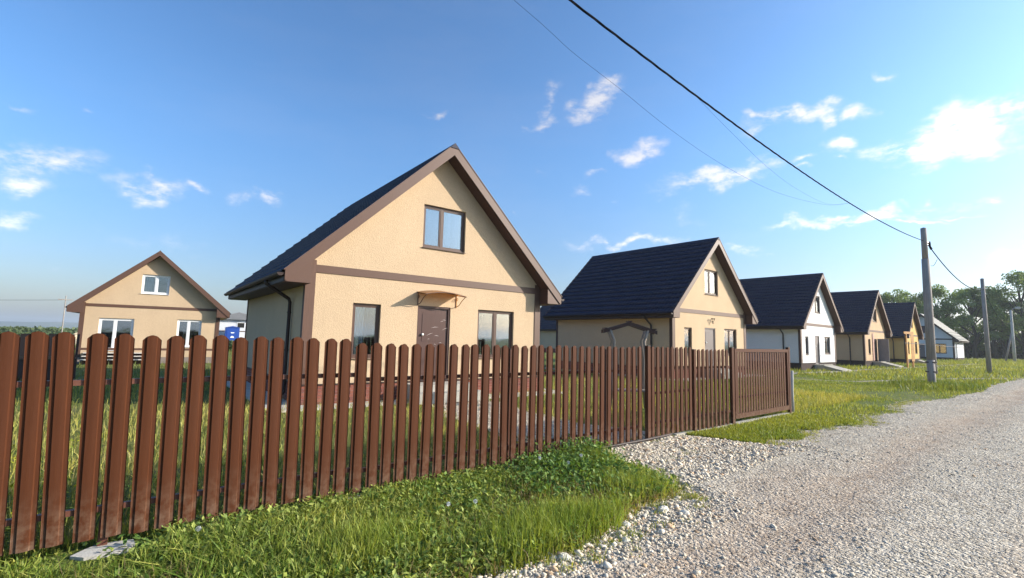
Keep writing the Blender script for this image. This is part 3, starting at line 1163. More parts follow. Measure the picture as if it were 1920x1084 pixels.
def house(label, X, Y, yaw, wall_m, group, door_m=M_DOOR, plinth='brick', tile=M_ROOF, frame_m=M_FRAME, sheets=(None, None, None),
          bricks=False, ops=OPEN_FRONT, trim=M_TRIM, trimv=M_TRIM_V):
    h = thing('house', label, 'house', (X, Y, 0), R(yaw), group)
    op = list(ops.values())
    m = MB()
    wall_panel(m, 0, W, 0.46, lambda y: zrake(y, -0.262), op, 0.0)
    # other three walls
    zt = zrake(0, -0.262)
    m.face([(-D, 0, 0.46), (0, 0, 0.46), (0, 0, zt), (-D, 0, zt)])
    m.face([(0, W, 0.46), (-D, W, 0.46), (-D, W, zt), (0, W, zt)])
    m.face([(-D, W, 0.46), (-D, 0, 0.46), (-D, 0, zt), (-D, W / 2, ZR - 0.262), (-D, W, zt)])
    m.build('wall', wall_m, h)
    # plinth
    pm = {'brick': M_MORTAR, 'brown': M_PLINTHB, 'grey': M_PLINTHG}[plinth]
    pl = MB().box(-D + 0.015, -0.015, 0.015, W - 0.015, -0.05, 0.459).build('plinth', pm, h)
    if plinth == 'brick':
        bm_ = MB().box(-0.004, 0.010, 0.0, 0.245, 0.0, 0.065).mesh('brick', M_BRICK)
        small = MB().box(-0.004, 0.010, 0.0, 0.118, 0.0, 0.065).mesh('brick', M_BRICK)
        cnt = 0
        side = MB()
        for r_ in range(6):
            z = 0.008 + r_ * 0.0755
            y = 0.002
            first = r_ % 2
            while y < W - 0.05:
                w_ = 0.118 if first else 0.245
                first = 0
                if y + w_ > W:
                    w_ = W - y
                if bricks and w_ > 0.24:
                    link('brick', bm_, pl, (-0.012 + random.uniform(0, 0.004), y, z))
                    cnt += 1
                elif bricks and abs(w_ - 0.118) < 1e-6:
                    link('brick', small, pl, (-0.012 + random.uniform(0, 0.004), y, z))
                else:
                    side.box(-0.014, -0.004 + random.uniform(0, 0.004), y, y + w_, z, z + 0.065)
                y += w_ + 0.011
            x = 0.0 + (0.12 if r_ % 2 else 0)
            while x < D - 0.26:
                side.box(-x - 0.245, -x - 0.005, -0.002 + random.uniform(0, 0.004), 0.016, z, z + 0.065)
                side.box(-x - 0.245, -x - 0.005, W - 0.016, W + random.uniform(-0.002, 0.002), z, z + 0.065)
                x += 0.256
        so = side.build('brickwork', M_BRICK, pl)
        so['kind'] = 'stuff'
    MB().box(0.0, 0.035, 0.0, W, 0.462, 0.487).box(-D, 0.035, -0.035, 0.0, 0.462, 0.487).build('plinth_flashing', M_DARK, h)
    # boards
    cb = MB()
    for (ya, yb) in ((-0.018, 0.20), (W - 0.20, W + 0.018)):
        cb = MB().box(0.0005, 0.02, ya, yb, 0.49, zrake(0.1, -0.27))
        cb.build('corner_board', trimv, h)
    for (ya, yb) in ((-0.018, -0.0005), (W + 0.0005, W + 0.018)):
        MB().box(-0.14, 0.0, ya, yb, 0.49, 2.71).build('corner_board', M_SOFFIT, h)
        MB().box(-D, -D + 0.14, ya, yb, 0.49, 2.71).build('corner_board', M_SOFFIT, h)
    MB().box(0.0005, 0.022, 0.2, W - 0.2, 3.02, 3.20).build('band_board', trim, h)
    # openings
    w1, dr, w2, up = ops['w1'], ops['door'], ops['w2'], ops['up']
    window(h, 0, *w1, frame_m, (), sheets[0])
    window(h, 0, *w2, frame_m, (0.5,), sheets[1])
    window(h, 0, *up, frame_m, (0.44,), sheets[2])
    MB().box(-0.11, -0.055, dr[0] + 0.05, dr[1] - 0.05, dr[2] + 0.02, dr[3] - 0.05).build('door', door_m, h)
    d_ = h.children[-1]
    fr = MB().box(-0.13, -0.02, dr[0], dr[0] + 0.05, dr[2], dr[3]).box(-0.13, -0.02, dr[1] - 0.05, dr[1], dr[2], dr[3])
    fr.box(-0.13, -0.02, dr[0] + 0.05, dr[1] - 0.05, dr[3] - 0.05, dr[3]).build('door_frame', door_m, d_)
    for (za, zb) in ((dr[2] + 0.18, dr[2] + 0.85), (dr[2] + 1.02, dr[3] - 0.2)):
        MB().box(-0.055, -0.047, dr[0] + 0.17, dr[1] - 0.17, za, zb).build('door_panel', door_m, d_)
    MB().box(-0.14, -0.131, dr[0], dr[1], dr[2], dr[3]).build('door_backing', M_BLACK, d_)
    MB().tube([(-0.055, dr[0] + 0.18, dr[2] + 1.20), (-0.015, dr[0] + 0.18, dr[2] + 1.20), (0.0, dr[0] + 0.18, dr[2] + 1.20)], [0.03, 0.034, 0.026], 10).build('door_knob', M_KNOB, d_, True)
    roof(h, tile, trim)
    return h


def pt(h, x, y, z):
    return h.matrix_world @ Vector((x, y, z))


h1 = house('nearest cream house, blue-black roof, small curved canopy over its brown door', -11.355, 3.276, -1.875, M_CREAM,
           'gabled houses in the row', bricks=True, sheets=((M_CURTAIN, 0.02, 0.5), (M_CURTAIN, 0.0, 0.12), (M_FILM, 0.0, 1.0)))
h2 = house('second cream house along the row, its taupe door facing the fence gates', -12.1, 19.205, -0.04, M_CREAM,
           'gabled houses in the row', door_m=M_GREYDOOR, sheets=((M_CURTAIN, 0.35, 0.95), (M_CURTAIN, 0.25, 0.8), (M_CURTAIN, 0.4, 0.9)),
           ops=dict(w1=(0.98, 1.62, 1.06, 2.34), door=(2.77, 3.78, 0.47, 2.38), w2=(4.68, 5.97, 1.06, 2.39), up=(2.84, 4.12, 4.02, 5.25)))
h3 = house('white house with brown trim and a dark roof, third in the row', -12.714, 35.386, 0.83, M_WHITE,
           'gabled houses in the row', door_m=M_GREYDOOR, plinth='brown', sheets=(None, (M_CURTAIN, 0.3, 0.5), None),
           ops=dict(w1=(0.84, 1.43, 1.04, 2.27), door=(2.68, 3.52, 0.42, 2.36), w2=(4.6, 5.8, 1.08, 2.33), up=(2.82, 3.95, 4.0, 5.22)))
h4 = house('peach tan house with a grey screen beside its doorway, fourth in the row', -12.937, 49.971, 0.845, M_PEACH,
           'gabled houses in the row', door_m=M_DOOR, plinth='brown')
h5 = house('ochre yellow house, fifth in the row, behind two orange timber posts', -13.419, 66.136, 1.514, M_ORANGE,
           'gabled houses in the row', door_m=M_DOOR, plinth='brown')
h6 = house('bluish white house with a pale grey roof, last before the trees', -20.3, 92.8, -90, M_OFFWHITE,
           'houses farther back', door_m=M_GREYDOOR, plinth='brown', tile=M_ROOFGREY, trim=M_DARK, trimv=M_DARK,
           ops=dict(w1=(1.0, 2.3, 1.06, 2.3), door=(2.95, 3.7, 0.47, 2.42), w2=(4.6, 6.1, 1.06, 2.45), up=(2.86, 4.17, 3.98, 5.05)))
# second row, between the first two houses
hb = house('cream house behind, showing only dark roof and shaded wall between the two nearest houses', -42.0, 43.6, 1.0, M_CREAM,
           'houses farther back')
for extra in ():
    pass

# main house only: canopy, lamp bracket, pavement
def canopy(h):
    y0, y1, zc = 2.76, 3.98, 2.78
    xf = 0.50
    n = 14
    m = MB()
    T = 0.008
    top = []
    for i in range(n + 1):
        t = i / n
        y = y0 + (y1 - y0) * t
        z = zc + 0.075 * math.sin(math.pi * t)
        top.append((y, z))
    for i in range(n):
        (ya, za), (yb, zb) = top[i], top[i + 1]
        sl = -0.07
        m.face([(0.003, ya, za), (xf, ya, za + sl), (xf, yb, zb + sl), (0.003, yb, zb)])
        m.face([(0.003, ya, za - T), (0.003, yb, zb - T), (xf, yb, zb + sl - T), (xf, ya, za + sl - T)])
        m.face([(xf, ya, za + sl), (xf, ya, za + sl - T), (xf, yb, zb + sl - T), (xf, yb, zb + sl)])
    c = m.build('canopy', M_CANOPY, h)
    f = MB().tube([(xf - 0.01, y, z - 0.085) for y, z in top], 0.012, 6)
    f.tube([(0.012, y, z - 0.015) for y, z in top], 0.012, 6)
    f.build('canopy_frame', M_TRIM, c)
    for y in (y0 + 0.03, y1 - 0.03):
        b = MB().tube([(0.014, y, zc - 0.02), (xf - 0.02, y, zc - 0.09)], 0.012, 6)
        b.tube([(0.014, y, zc - 0.34), (0.16, y, zc - 0.30), (0.32, y, zc - 0.17), (xf - 0.03, y, zc - 0.10)], 0.011, 6)
        b.tube([(0.014, y, zc + 0.0), (0.014, y, zc - 0.36)], 0.012, 6)
        pts = [(0.06 + 0.045 * math.cos(a) * (1 - a / 9), y, zc - 0.14 + 0.05 * math.sin(a) * (1 - a / 9)) for a in np.linspace(0, 7, 14)]
        b.tube(pts, 0.007, 5)
        b.build('canopy_bracket', M_ORWOOD if y > 3 else M_TRIM, c)


canopy(h1)
# crumpled protective film on the door
film = MB()
rr_ = random.Random(4)
for i in range(12):
    y = rr_.uniform(3.05, 3.6)
    z = rr_.uniform(1.25, 2.2)
    a = rr_.uniform(-0.9, 0.5)
    L_ = rr_.uniform(0.06, 0.28)
    dy, dz = math.cos(a) * L_, math.sin(a) * L_
    film.face([(-0.0455, y, z), (-0.041, y + dy * 0.5, z + dz * 0.5 + 0.02), (-0.0455, y + dy, z + dz), (-0.0435, y + dy * 0.5, z + dz * 0.5 + 0.006)])
M_PFILM = Mat('crumpled_plastic_film').set((0.45, 0.38, 0.36), 0.2)
dchild = [c for c in h1.children if c.name.startswith('door')][0]
film.build('plastic_film', M_PFILM, dchild)


def lamp(h, y, z):
    m = MB().tube([(0.003, y, z), (0.10, y, z)], 0.015, 6)
    for dy in (-0.1, 0.1):
        m.tube([(0.10, y, z), (0.12, y + dy, z + 0.06), (0.12, y + dy, z + 0.11)], 0.012, 6)
        m.tube([(0.12, y + dy, z + 0.11), (0.12, y + dy, z + 0.17)], [0.025, 0.05], 8)
        m.tube([(0.10, y, z), (0.12, y + dy * 0.8, z - 0.10)], 0.012, 6)
    m.build('wall_lamp', M_CABLE, h, True)


lamp(h2, 3.36, 2.68)


def slabs(h, label):
    """paving strip round a house, made of cast slabs"""
    par = thing('house_apron', label, 'paving', h.location, h.rotation_euler.z)
    y = -0.7
    while y < W + 0.7:
        L_ = min(1.0, W + 0.7 - y)
        MB().box(0.02, 0.66, y, y + L_ - 0.02, -0.04, 0.035 + random.uniform(-0.006, 0.006)).build('slab', M_CONC_PALE, par)
        y += 1.0
    x = 0.0
    while x < D:
        MB().box(-x - 0.98, -x, -0.7, -0.02, -0.04, 0.035 + random.uniform(-0.006, 0.006)).build('slab', M_CONC_PALE, par)
        MB().box(-x - 0.98, -x, W + 0.02, W + 0.7, -0.04, 0.035 + random.uniform(-0.006, 0.006)).build('slab', M_CONC_PALE, par)
        x += 1.0


slabs(h1, 'pale concrete slab strip laid round the foot of the nearest cream house')
slabs(h2, 'pale concrete slab strip laid round the foot of the second cream house')


def doorstep(h, y0, y1, z, label):
    par = thing('doorstep', label, 'steps', h.location, h.rotation_euler.z)
    MB().box(0.04, 1.1, y0, y1, 0.036, z - 0.16).build('lower_step', M_CONC, par)
    MB().box(0.04, 0.8, y0 + 0.05, y1 - 0.05, z - 0.16, z).build('upper_step', M_CONC, par)


doorstep(h1, 2.4, 4.2, 0.44, 'concrete doorstep below the canopied brown door')
doorstep(h2, 2.4, 4.2, 0.44, 'concrete doorstep below the taupe door of the second house')


def ramp(h, y0, y1, L_, z, label, x0=0.04):
    p = thing('entrance_ramp', label, 'ramp', h.location, h.rotation_euler.z, 'entrance ramps')
    MB().prism_y([(x0, -0.03), (x0 + L_, -0.03), (x0 + L_, 0.02), (x0 + L_ * 0.3, z - 0.05), (x0 + 0.6, z), (x0, z)][::-1], y0, y1).build('ramp_body', M_CONC, p)
    MB().prism_y([(x0 + L_ + 0.01, 0.025), (x0 + L_ * 0.3, z - 0.045), (x0 + 0.6, z + 0.005), (x0 + 0.6, z + 0.04), (x0 + L_ * 0.3, z - 0.01), (x0 + L_ + 0.01, 0.06)][::-1],
                 y0 - 0.02, y1 + 0.02).build('ramp_slab', M_CONC, p)


ramp(h3, 2.2, 4.0, 1.7, 0.36, 'concrete entrance ramp in front of the white house')
ramp(h4, 2.1, 3.9, 1.8, 0.40, 'concrete entrance ramp in front of the peach tan house')
ramp(h5, 2.1, 3.9, 1.7, 0.40, 'concrete entrance ramp in front of the ochre house')
scr = MB()
scr.box(0.04, 0.86, 3.88, 3.93, 0.41, 2.44)
scr.build('entrance_screen', M_GREYSHEET, h4)
MB().box(0.024, 0.05, 2.32, 2.74, 0.5, 2.9).build('entrance_board', M_REDBOARD, h4)


def far_house():
    """white framed cream house at the back left (its own, smaller proportions)"""
    X, Y, yaw = -29.396, -1.225, -6.05
    w, d, ze, zr, ov, of = 5.44, 7.0, 2.523, 5.365, 0.41, 0.4
    h = thing('house', 'cream house with white window frames, standing alone at the left behind the fence', 'house', (X, Y, 0), R(yaw), 'houses farther back')
    tan = (zr - ze) / (w / 2 + ov)
    zk = lambda y, o=0.0: ze + tan * ((y if y <= w / 2 else w - y) + ov) + o
    ops = [(0.68, 1.97, 0.62, 2.10), (3.66, 4.68, 0.80, 2.15), (2.11, 3.21, 3.34, 4.27)]
    m = MB()
    br = sorted({0, w / 2, w, *(v for o in ops for v in o[:2])})
    for a, b in zip(br[:-1], br[1:]):
        lo = 0.3
        for o in sorted([o for o in ops if o[0] <= a + 1e-6 and o[1] >= b - 1e-6], key=lambda o: o[2]):
            m.face([(0, a, lo), (0, b, lo), (0, b, o[2]), (0, a, o[2])])
            lo = o[3]
        m.face([(0, a, lo), (0, b, lo), (0, b, zk(b, -0.16)), (0, a, zk(a, -0.16))])
    for (a, b, c, e) in ops:
        xi = -0.14
        m.face([(0, a, c), (0, b, c), (xi, b, c), (xi, a, c)])
        m.face([(0, b, e), (0, a, e), (xi, a, e), (xi, b, e)])
        m.face([(0, a, e), (0, a, c), (xi, a, c), (xi, a, e)])
        m.face([(0, b, c), (0, b, e), (xi, b, e), (xi, b, c)])
    zt = zk(0, -0.16)
    m.face([(-d, 0, 0.3), (0, 0, 0.3), (0, 0, zt), (-d, 0, zt)])
    m.face([(0, w, 0.3), (-d, w, 0.3), (-d, w, zt), (0, w, zt)])
    m.face([(-d, w, 0.3), (-d, 0, 0.3), (-d, 0, zt), (-d, w / 2, zr - 0.16), (-d, w, zt)])
    m.build('wall', M_CREAM, h)
    MB().box(-d + 0.01, -0.012, 0.012, w - 0.012, -0.05, 0.299).build('plinth', M_PLINTHG, h)
    MB().box(0.001, 0.02, 0.16, w - 0.16, 2.62, 2.75).build('band_board', M_TRIM, h)
    for a, b in ((-0.015, 0.16), (w - 0.16, w + 0.015)):
        MB().box(0.001, 0.018, a, b, 0.3, zk(0.08, -0.17)).build('corner_board', M_TRIM_V, h)
    window(h, 0, *ops[0], M_PVC, (0.46,), None, 0.07, 'wide white framed window with a dark right-hand sash')
    window(h, 0, *ops[1], M_PVC, (0.47,), None, 0.06)
    window(h, 0, *ops[2], M_PVC, (0.52,), (M_CURTAIN, 0.0, 0.45), 0.06)
    rf = thing('roof', None, None)
    rf.parent = h
    for side in (0, 1):
        mm = (lambda y: y) if side == 0 else (lambda y: w - y)
        V, F = tile_slope(-d - of, of, side == 0, bool(side), mm(-ov - 0.04), ze - 0.04 * tan, w / 2, zr)
        link('roof_slope', np_mesh('roof_slope', V, F, M_ROOF), rf)
        poly = [(mm(-ov), ze - 0.20), (mm(-ov), ze + 0.07), (w / 2, zr + 0.07), (w / 2, zr - 0.17), (mm(-ov + 0.05), ze - 0.20)]
        poly = poly[::-1] if side == 0 else poly
        MB().prism_x(poly, of - 0.026, of).build('rake_board', M_TRIM, rf)
        poly = [(mm(-ov), ze - 0.19), (w / 2, zr - 0.17), (w / 2, zr - 0.15), (mm(-ov), ze - 0.17)]
        poly = poly[::-1] if side == 1 else poly
        MB().prism_x(poly, 0.0, of - 0.027).build('rake_soffit', M_SOFFIT, rf)
        a, b = sorted((mm(-ov + 0.012), mm(-0.002)))
        MB().box(-d - of + 0.03, of - 0.028, a, b, ze - 0.20, ze - 0.18).build('eave_soffit', M_SOFFIT, rf)
        a, b = sorted((mm(-ov - 0.012), mm(-ov + 0.01)))
        MB().box(-d - of, of - 0.027, a, b, ze - 0.20, ze - 0.02).build('fascia', M_DARK, rf)
        poly = [(mm(-ov + 0.02), ze - 0.215), (mm(0.16), ze - 0.215), (mm(0.16), zk(0.16, -0.17)), (mm(-ov + 0.02), ze - 0.12)]
        poly = poly[::-1] if side == 1 else poly
        MB().prism_x(poly, of - 0.048, of - 0.027).build('eave_return', M_TRIM, rf)
    MB().prism_x([(w / 2 - 0.12, zr - 0.09), (w / 2 + 0.12, zr - 0.09), (w / 2, zr + 0.09)], -d - of, of + 0.01).build('ridge_cap', M_TRIM, rf)
    # veranda boards along the foot of the wall
    st = thing('veranda_steps', 'low timber veranda boards at the foot of the small cream house', 'steps', (X, Y, 0), R(yaw))
    for i, (x, z) in enumerate(((0.05, 0.52), (0.35, 0.38), (0.65, 0.24))):
        MB().box(x, x + 0.32, 0.3, 2.9 + 0.0 * i, z - 0.04, z).build('board', M_CONC_PALE, st)
        MB().box(x, x + 0.02, 0.3, 2.9, 0.0, z - 0.041).build('riser', M_TRIM, st)
    rl = MB()
    for y in np.arange(-0.1, w + 0.3, 0.95):
        rl.box(1.25, 1.30, y, y + 0.05, 0, 0.72)
    rl.box(1.255, 1.295, -0.1, w + 0.2, 0.66, 0.76)
    rl = rl.build('yard_rail', M_TRIM)
    rl.location = (X, Y, 0)
    rl.rotation_euler = (0, 0, R(yaw))
    tag(rl, 'low brown railing in front of the small cream house', 'railing')
    return h


h0 = far_house()


def outbuildings():
    t = thing('outbuilding', 'far white building with a shallow grey roof, to the right of the small cream house', 'building', (-52.2, 7.0, 0), R(-6))
    MB().box(-6, 0, 0, 4.6, 0, 2.75).build('wall', M_OFFWHITE, t)
    m = MB()
    a, b, c, d_ = (0.35, -0.35, 2.75), (0.35, 4.95, 2.75), (-6.35, 4.95, 2.75), (-6.35, -0.35, 2.75)
    e, f = (-2.6, 2.3, 3.55), (-3.4, 2.3, 3.55)
    m.face([a, b, e]).face([b, c, f, e]).face([c, d_, f]).face([d_, a, e, f]).face([d_, c, b, a])
    m.build('roof', M_ROOFGREY, t)
    w = MB().box(0.0, 0.03, 2.0, 2.7, 1.95, 2.5).build('window', M_PVC, t)
    MB().box(0.03, 0.035, 2.06, 2.64, 2.0, 2.45).build('pane', M_BLACK, w)
    MB().box(0.002, 0.02, 0.0, 4.6, 1.62, 1.70).build('band_board', M_TRIM, t)
    k = thing('cabin', 'blue cabin with a small white emblem in front of the far white building', 'cabin', (-50.4, 7.85, 0), R(-6))
    MB().box(-1.1, 0, 0, 1.12, 0.05, 1.98).build('body', M_BLUE, k)
    MB().box(0.0, 0.015, 0.12, 1.0, 0.12, 1.86).build('door', M_BLUE, k)
    e_ = MB()
    e_.face([(0.02, 0.40, 1.55), (0.02, 0.74, 1.55), (0.02, 0.66, 1.46), (0.02, 0.48, 1.46)])
    n = 12
    e_.face([(0.02, 0.57 + 0.15 * math.cos(math.pi * i / n), 1.05 + 0.17 * math.sin(math.pi * i / n)) for i in range(n + 1)])
    e_.build('emblem', M_WHITEMARK, k)
    MB().prism_x([(-0.05, 1.98), (1.17, 1.98), (0.56, 2.12)], -1.15, 0.05).build('roof', M_BLUE, k)


outbuildings()

# ------------------------------------------------------------------ fences


def picket_mesh(z0, z1, w=0.121, name='picket'):
    """profiled steel picket with a raised middle and a rounded top; front faces +x, base at z = 0"""
    h = z1 - z0
    hw = w / 2
    # (y, x) profile
    P = [(-hw, 0.004), (-hw + 0.003, 0.0), (-hw + 0.027, 0.0), (-hw + 0.029, 0.012), (-0.006, 0.0135), (0.006, 0.0135), (hw - 0.032, 0.012), (hw - 0.025, 0.0), (hw - 0.003, 0.0), (hw, 0.004)]
    top = [h - 0.040 * (abs(y) / hw) ** 2.2 for y, _ in P]
    V, F = [], []
    n = len(P)
    for (y, x), t in zip(P, top):
        V.append((x, y, 0))
        V.append((x, y, t))
    for y_x, t in zip(P, top):
        V.append((y_x[1] - 0.0015, y_x[0], 0))
        V.append((y_x[1] - 0.0015, y_x[0], t))
    for i in range(n - 1):
        F.append((2 * i, 2 * i + 2, 2 * i + 3, 2 * i + 1))
        j = 2 * n + 2 * i
        F.append((j, j + 1, j + 3, j + 2))
        F.append((2 * i + 1, 2 * i + 3, j + 3, j + 1))
        F.append((2 * i, j, j + 2, 2 * i + 2))
    F.append((0, 1, 2 * n + 1, 2 * n))
    e = 2 * (n - 1)
    F.append((e, 2 * n + e, 2 * n + e + 1, e + 1))
    me = bpy.data.meshes.new(name)
    me.from_pydata(V, [], F)
    me.materials.append(M_PICKET)
    return me


fence = thing('picket_fence', 'long brown picket fence with rounded tops, from the left photo edge to the narrow gate', 'fence', (FX, 0, 0))
PKY = [-1.19, -1.03, -0.875, -0.72, -0.561, -0.407, -0.259, -0.089, 0.065, 0.232, 0.387, 0.539, 0.703, 0.860, 1.011, 1.155, 1.317, 1.470, 1.624, 1.776, 1.942,
       2.107, 2.256, 2.408, 2.562, 2.711, 2.877, 3.031, 3.188, 3.333, 3.493, 3.659, 3.800, 3.946, 4.099, 4.258, 4.402, 4.561, 4.724, 4.876, 5.032, 5.182,
       5.335, 5.49, 5.64, 5.795, 5.95, 6.105, 6.26, 6.415, 6.57]
pm_a = picket_mesh(0.085, 1.572)
pm_b = picket_mesh(0.085, 1.543)
for y in PKY:
    first = y < 1.85
    lean = max(0.0, 0.040 - 0.012 * (y + 0.5))        # the old end of the fence sags a little sideways
    o = link('picket', pm_a if first else pm_b, fence, (0.012 + random.uniform(-0.002, 0.002), y + lean * 1.48, 0.085 + random.uniform(-0.008, 0.008) + (0.01 if first else 0)))
    o.rotation_euler = (lean + random.uniform(-0.007, 0.007), random.uniform(-0.004, 0.004), random.uniform(-0.035, 0.035))
for (ya, yb, za, zb) in ((-1.4, 1.95, 1.22, 0.30), (1.97, 6.63, 1.17, 0.28)):
    for z in (za, zb):
        MB().box(-0.045, -0.005, ya, yb, z - 0.02, z + 0.02).build('rail', M_RAIL, fence)


def post(par, y, z1, front=False, w=0.06, mat=None):
    x0, x1 = (-0.105, -0.047) if not front else (-0.03, 0.032)
    o = MB().box(x0, x1, y - w / 2, y + w / 2, -0.12, z1).build('post', mat or M_RAIL, par)
    MB().box(x0 - 0.004, x1 + 0.004, y - w / 2 - 0.004, y + w / 2 + 0.004, z1 + 0.001, z1 + 0.012).build('post_cap', M_DARK, o)
    return o


for y in (0.07, 1.96, 3.92, 5.87):
    post(fence, y, 1.48)
# concrete footings of the posts
for i, y in enumerate((0.07, 1.96, 3.92, 5.87)):
    n = 9
    rad = (0.14, 0.10, 0.10, 0.10)[i]
    poly = []
    for k in range(n):
        a = 2 * math.pi * k / n
        r_ = rad * random.uniform(0.75, 1.2)
        poly.append((FX - 0.04 + (0.06 if i == 0 else 0.02) + r_ * math.cos(a), y + 0.02 + r_ * 1.3 * math.sin(a)))
    o = MB().prism_z(poly, -0.05, 0.022 + 0.006 * i).build('post_footing', M_CONC_PALE)
    tag(o, ['cracked pale concrete footing round the leftmost visible fence post', 'pale footing in the grass under the second fence post',
            'small footing under the fence post nearest the weeds', 'footing in the gravel beside the low dark pipe'][i], 'footing', 'footings of the fence posts')

gate = thing('wicket_gate', 'narrow brown picket gate between two front posts, in front of the second house', 'gate', (FX, 0, 0), 0, 'gates in the fence line')
for y in (6.80, 8.21):
    o = post(gate, y, 1.50 if y > 8 else 1.55, True, 0.07, M_PICKET)
for y in np.arange(6.92, 8.15, 0.143):
    o = link('picket', pm_b, gate, (0.012, y, 0.095 + random.uniform(-0.006, 0.006)))
    o.rotation_euler = (0, 0, random.uniform(-0.03, 0.03))
for z in (1.19, 0.78, 0.30):
    MB().box(-0.045, -0.005, 6.85, 8.17, z - 0.02, z + 0.02).build('rail', M_RAIL, gate)

pan = thing('fence_panel', 'short brown picket fence panel between the narrow gate and the wide slatted gate', 'fence', (FX, 0, 0))
for y in np.arange(8.36, 9.55, 0.15):
    o = link('picket', pm_b, pan, (0.012, y, 0.06 + random.uniform(-0.006, 0.006)))
    o.rotation_euler = (0, 0, random.uniform(-0.03, 0.03))
for z in (1.17, 0.30):
    MB().box(-0.045, -0.005, 8.25, 9.58, z - 0.02, z + 0.02).build('rail', M_RAIL, pan)
post(pan, 9.64, 1.545, True, 0.09, M_PICKET)

car = thing('driveway_gate', 'wide brown framed gate of narrow upright slats at the right end of the fence', 'gate', (FX, 0, 0), 0, 'gates in the fence line')
MB().box(-0.02, 0.03, 9.72, 12.34, 1.46, 1.53).build('top_rail', M_PICKET, car)
MB().box(-0.02, 0.03, 9.72, 12.34, 0.14, 0.235).build('bottom_rail', M_PICKET, car)
MB().box(-0.02, 0.03, 9.72, 9.78, 0.236, 1.459).build('stile', M_PICKET, car)
MB().box(-0.02, 0.03, 12.28, 12.34, 0.236, 1.459).build('stile', M_PICKET, car)
slat = MB().box(-0.004, 0.012, -0.038, 0.038, 0.237, 1.458).mesh('slat', M_PICKET)
for y in np.arange(9.86, 12.26, 0.121):
    link('slat', slat, car, (0.0, y, 0))
for z in (1.12, 0.55):
    MB().box(-0.045, -0.006, 9.79, 12.27, z - 0.02, z + 0.02).build('rail', M_RAIL, car)
post(car, 12.40, 1.57, True, 0.08, M_PICKET)

o = MB().box(FX - 0.06, FX + 0.02, 7.6, 12.6, -0.05, 0.06).build('kerb_beam', M_CONC)
tag(o, 'pale concrete beam on the ground under the gates', 'kerb')
o = MB().tube([(FX + 0.02, 5.1, 0.075), (FX + 0.03, 6.0, 0.07), (FX + 0.05, 6.7, 0.075), (FX + 0.04, 7.4, 0.085)], 0.018, 8).build('ground_pipe', M_DARK, None, True)
tag(o, 'thin dark pipe lying along the gravel under the fence', 'pipe')
o = MB().tube([(FX - 0.04, 12.70, -0.1), (FX - 0.05, 12.71, 0.55), (FX - 0.03, 12.70, 1.02)], [0.035, 0.034, 0.030], 8).build('marker_stake', M_CONC_PALE, None, True)
tag(o, 'short pale weathered stake just behind the end post of the wide gate', 'stake')

# neighbour's board fence at the left
nf = thing('board_fence', 'dull brown board fence glimpsed behind the leftmost pickets', 'fence', (-20.2, 0, 0))
nb = MB().box(-0.012, 0.012, -0.095, 0.095, 0.72, 1.40).mesh('board', M_TRIM_V)
for y in np.arange(-9.0, -0.9, 0.2):
    link('board', nb, nf, (random.uniform(-0.01, 0.01), y, random.uniform(-0.02, 0.02)))
nb2 = MB().box(-0.012, 0.012, -0.095, 0.095, 0.0, 0.66).mesh('board', M_DARK)
for y in np.arange(-9.0, -0.9, 0.2):
    link('board', nb2, nf, (random.uniform(-0.03, -0.01), y, random.uniform(-0.02, 0.02)))
MB().box(0.02, 0.06, -9.1, -0.8, 0.66, 0.72).build('rail', M_TRIM_V, nf)
for y in (-8.0, -5.4, -2.8, -0.85):
    MB().box(-0.08, -0.02, y, y + 0.06, 0, 1.42).build('post', M_DARK, nf)

# ------------------------------------------------------------------ poles and cables
def pole(label, x, y, h, r0, r1, lean=(0, 0), splice=None, ang=0):
    p = thing('utility_pole', label, 'utility pole', (x, y, 0), 0, 'poles beside the road')
    if splice:
        zs, ze_ = splice
        # timber pole strapped to a short concrete stub
        MB().tube([(0.0, -0.11, -0.3), (0.0, -0.11, ze_)], [r0 * 0.85, r0 * 0.8], 10).build('timber_stub', M_POLE, p, True)
        MB().tube([(0, 0.06, 0.55), (lean[0] * 0.5, 0.05 + lean[1] * 0.5, h * 0.5), (lean[0], lean[1], h * 0.80)], [r0, r0 * 0.9, r0 * 0.8], 12).build('pole_shaft', M_POLE, p, True)
        MB().tube([(lean[0], lean[1], h * 0.80), (lean[0] * 1.02, lean[1], h)], [r1, r1 * 0.95], 10).build('pole_top', M_POLE, p, True)
        for z in (0.62, ze_ - 0.12):
            MB().tube([(0, -0.03, z), (0, -0.03, z + 0.05)], [r0 * 1.22, r0 * 1.22], 12).build('wire_binding', M_DARK, p)
    else:
        MB().tube([(0, 0, -0.3), (lean[0] * 0.5, lean[1] * 0.5, h * 0.5), (lean[0], lean[1], h)], [r0, (r0 + r1) / 2, r1], 12).build('pole_shaft', M_POLE, p, True)
    MB().tube([(lean[0], lean[1], h - 0.001), (lean[0], lean[1], h + 0.03)], [r1 * 0.8, r1 * 0.3], 8).build('pole_cap', M_STEEL, p)
    return p


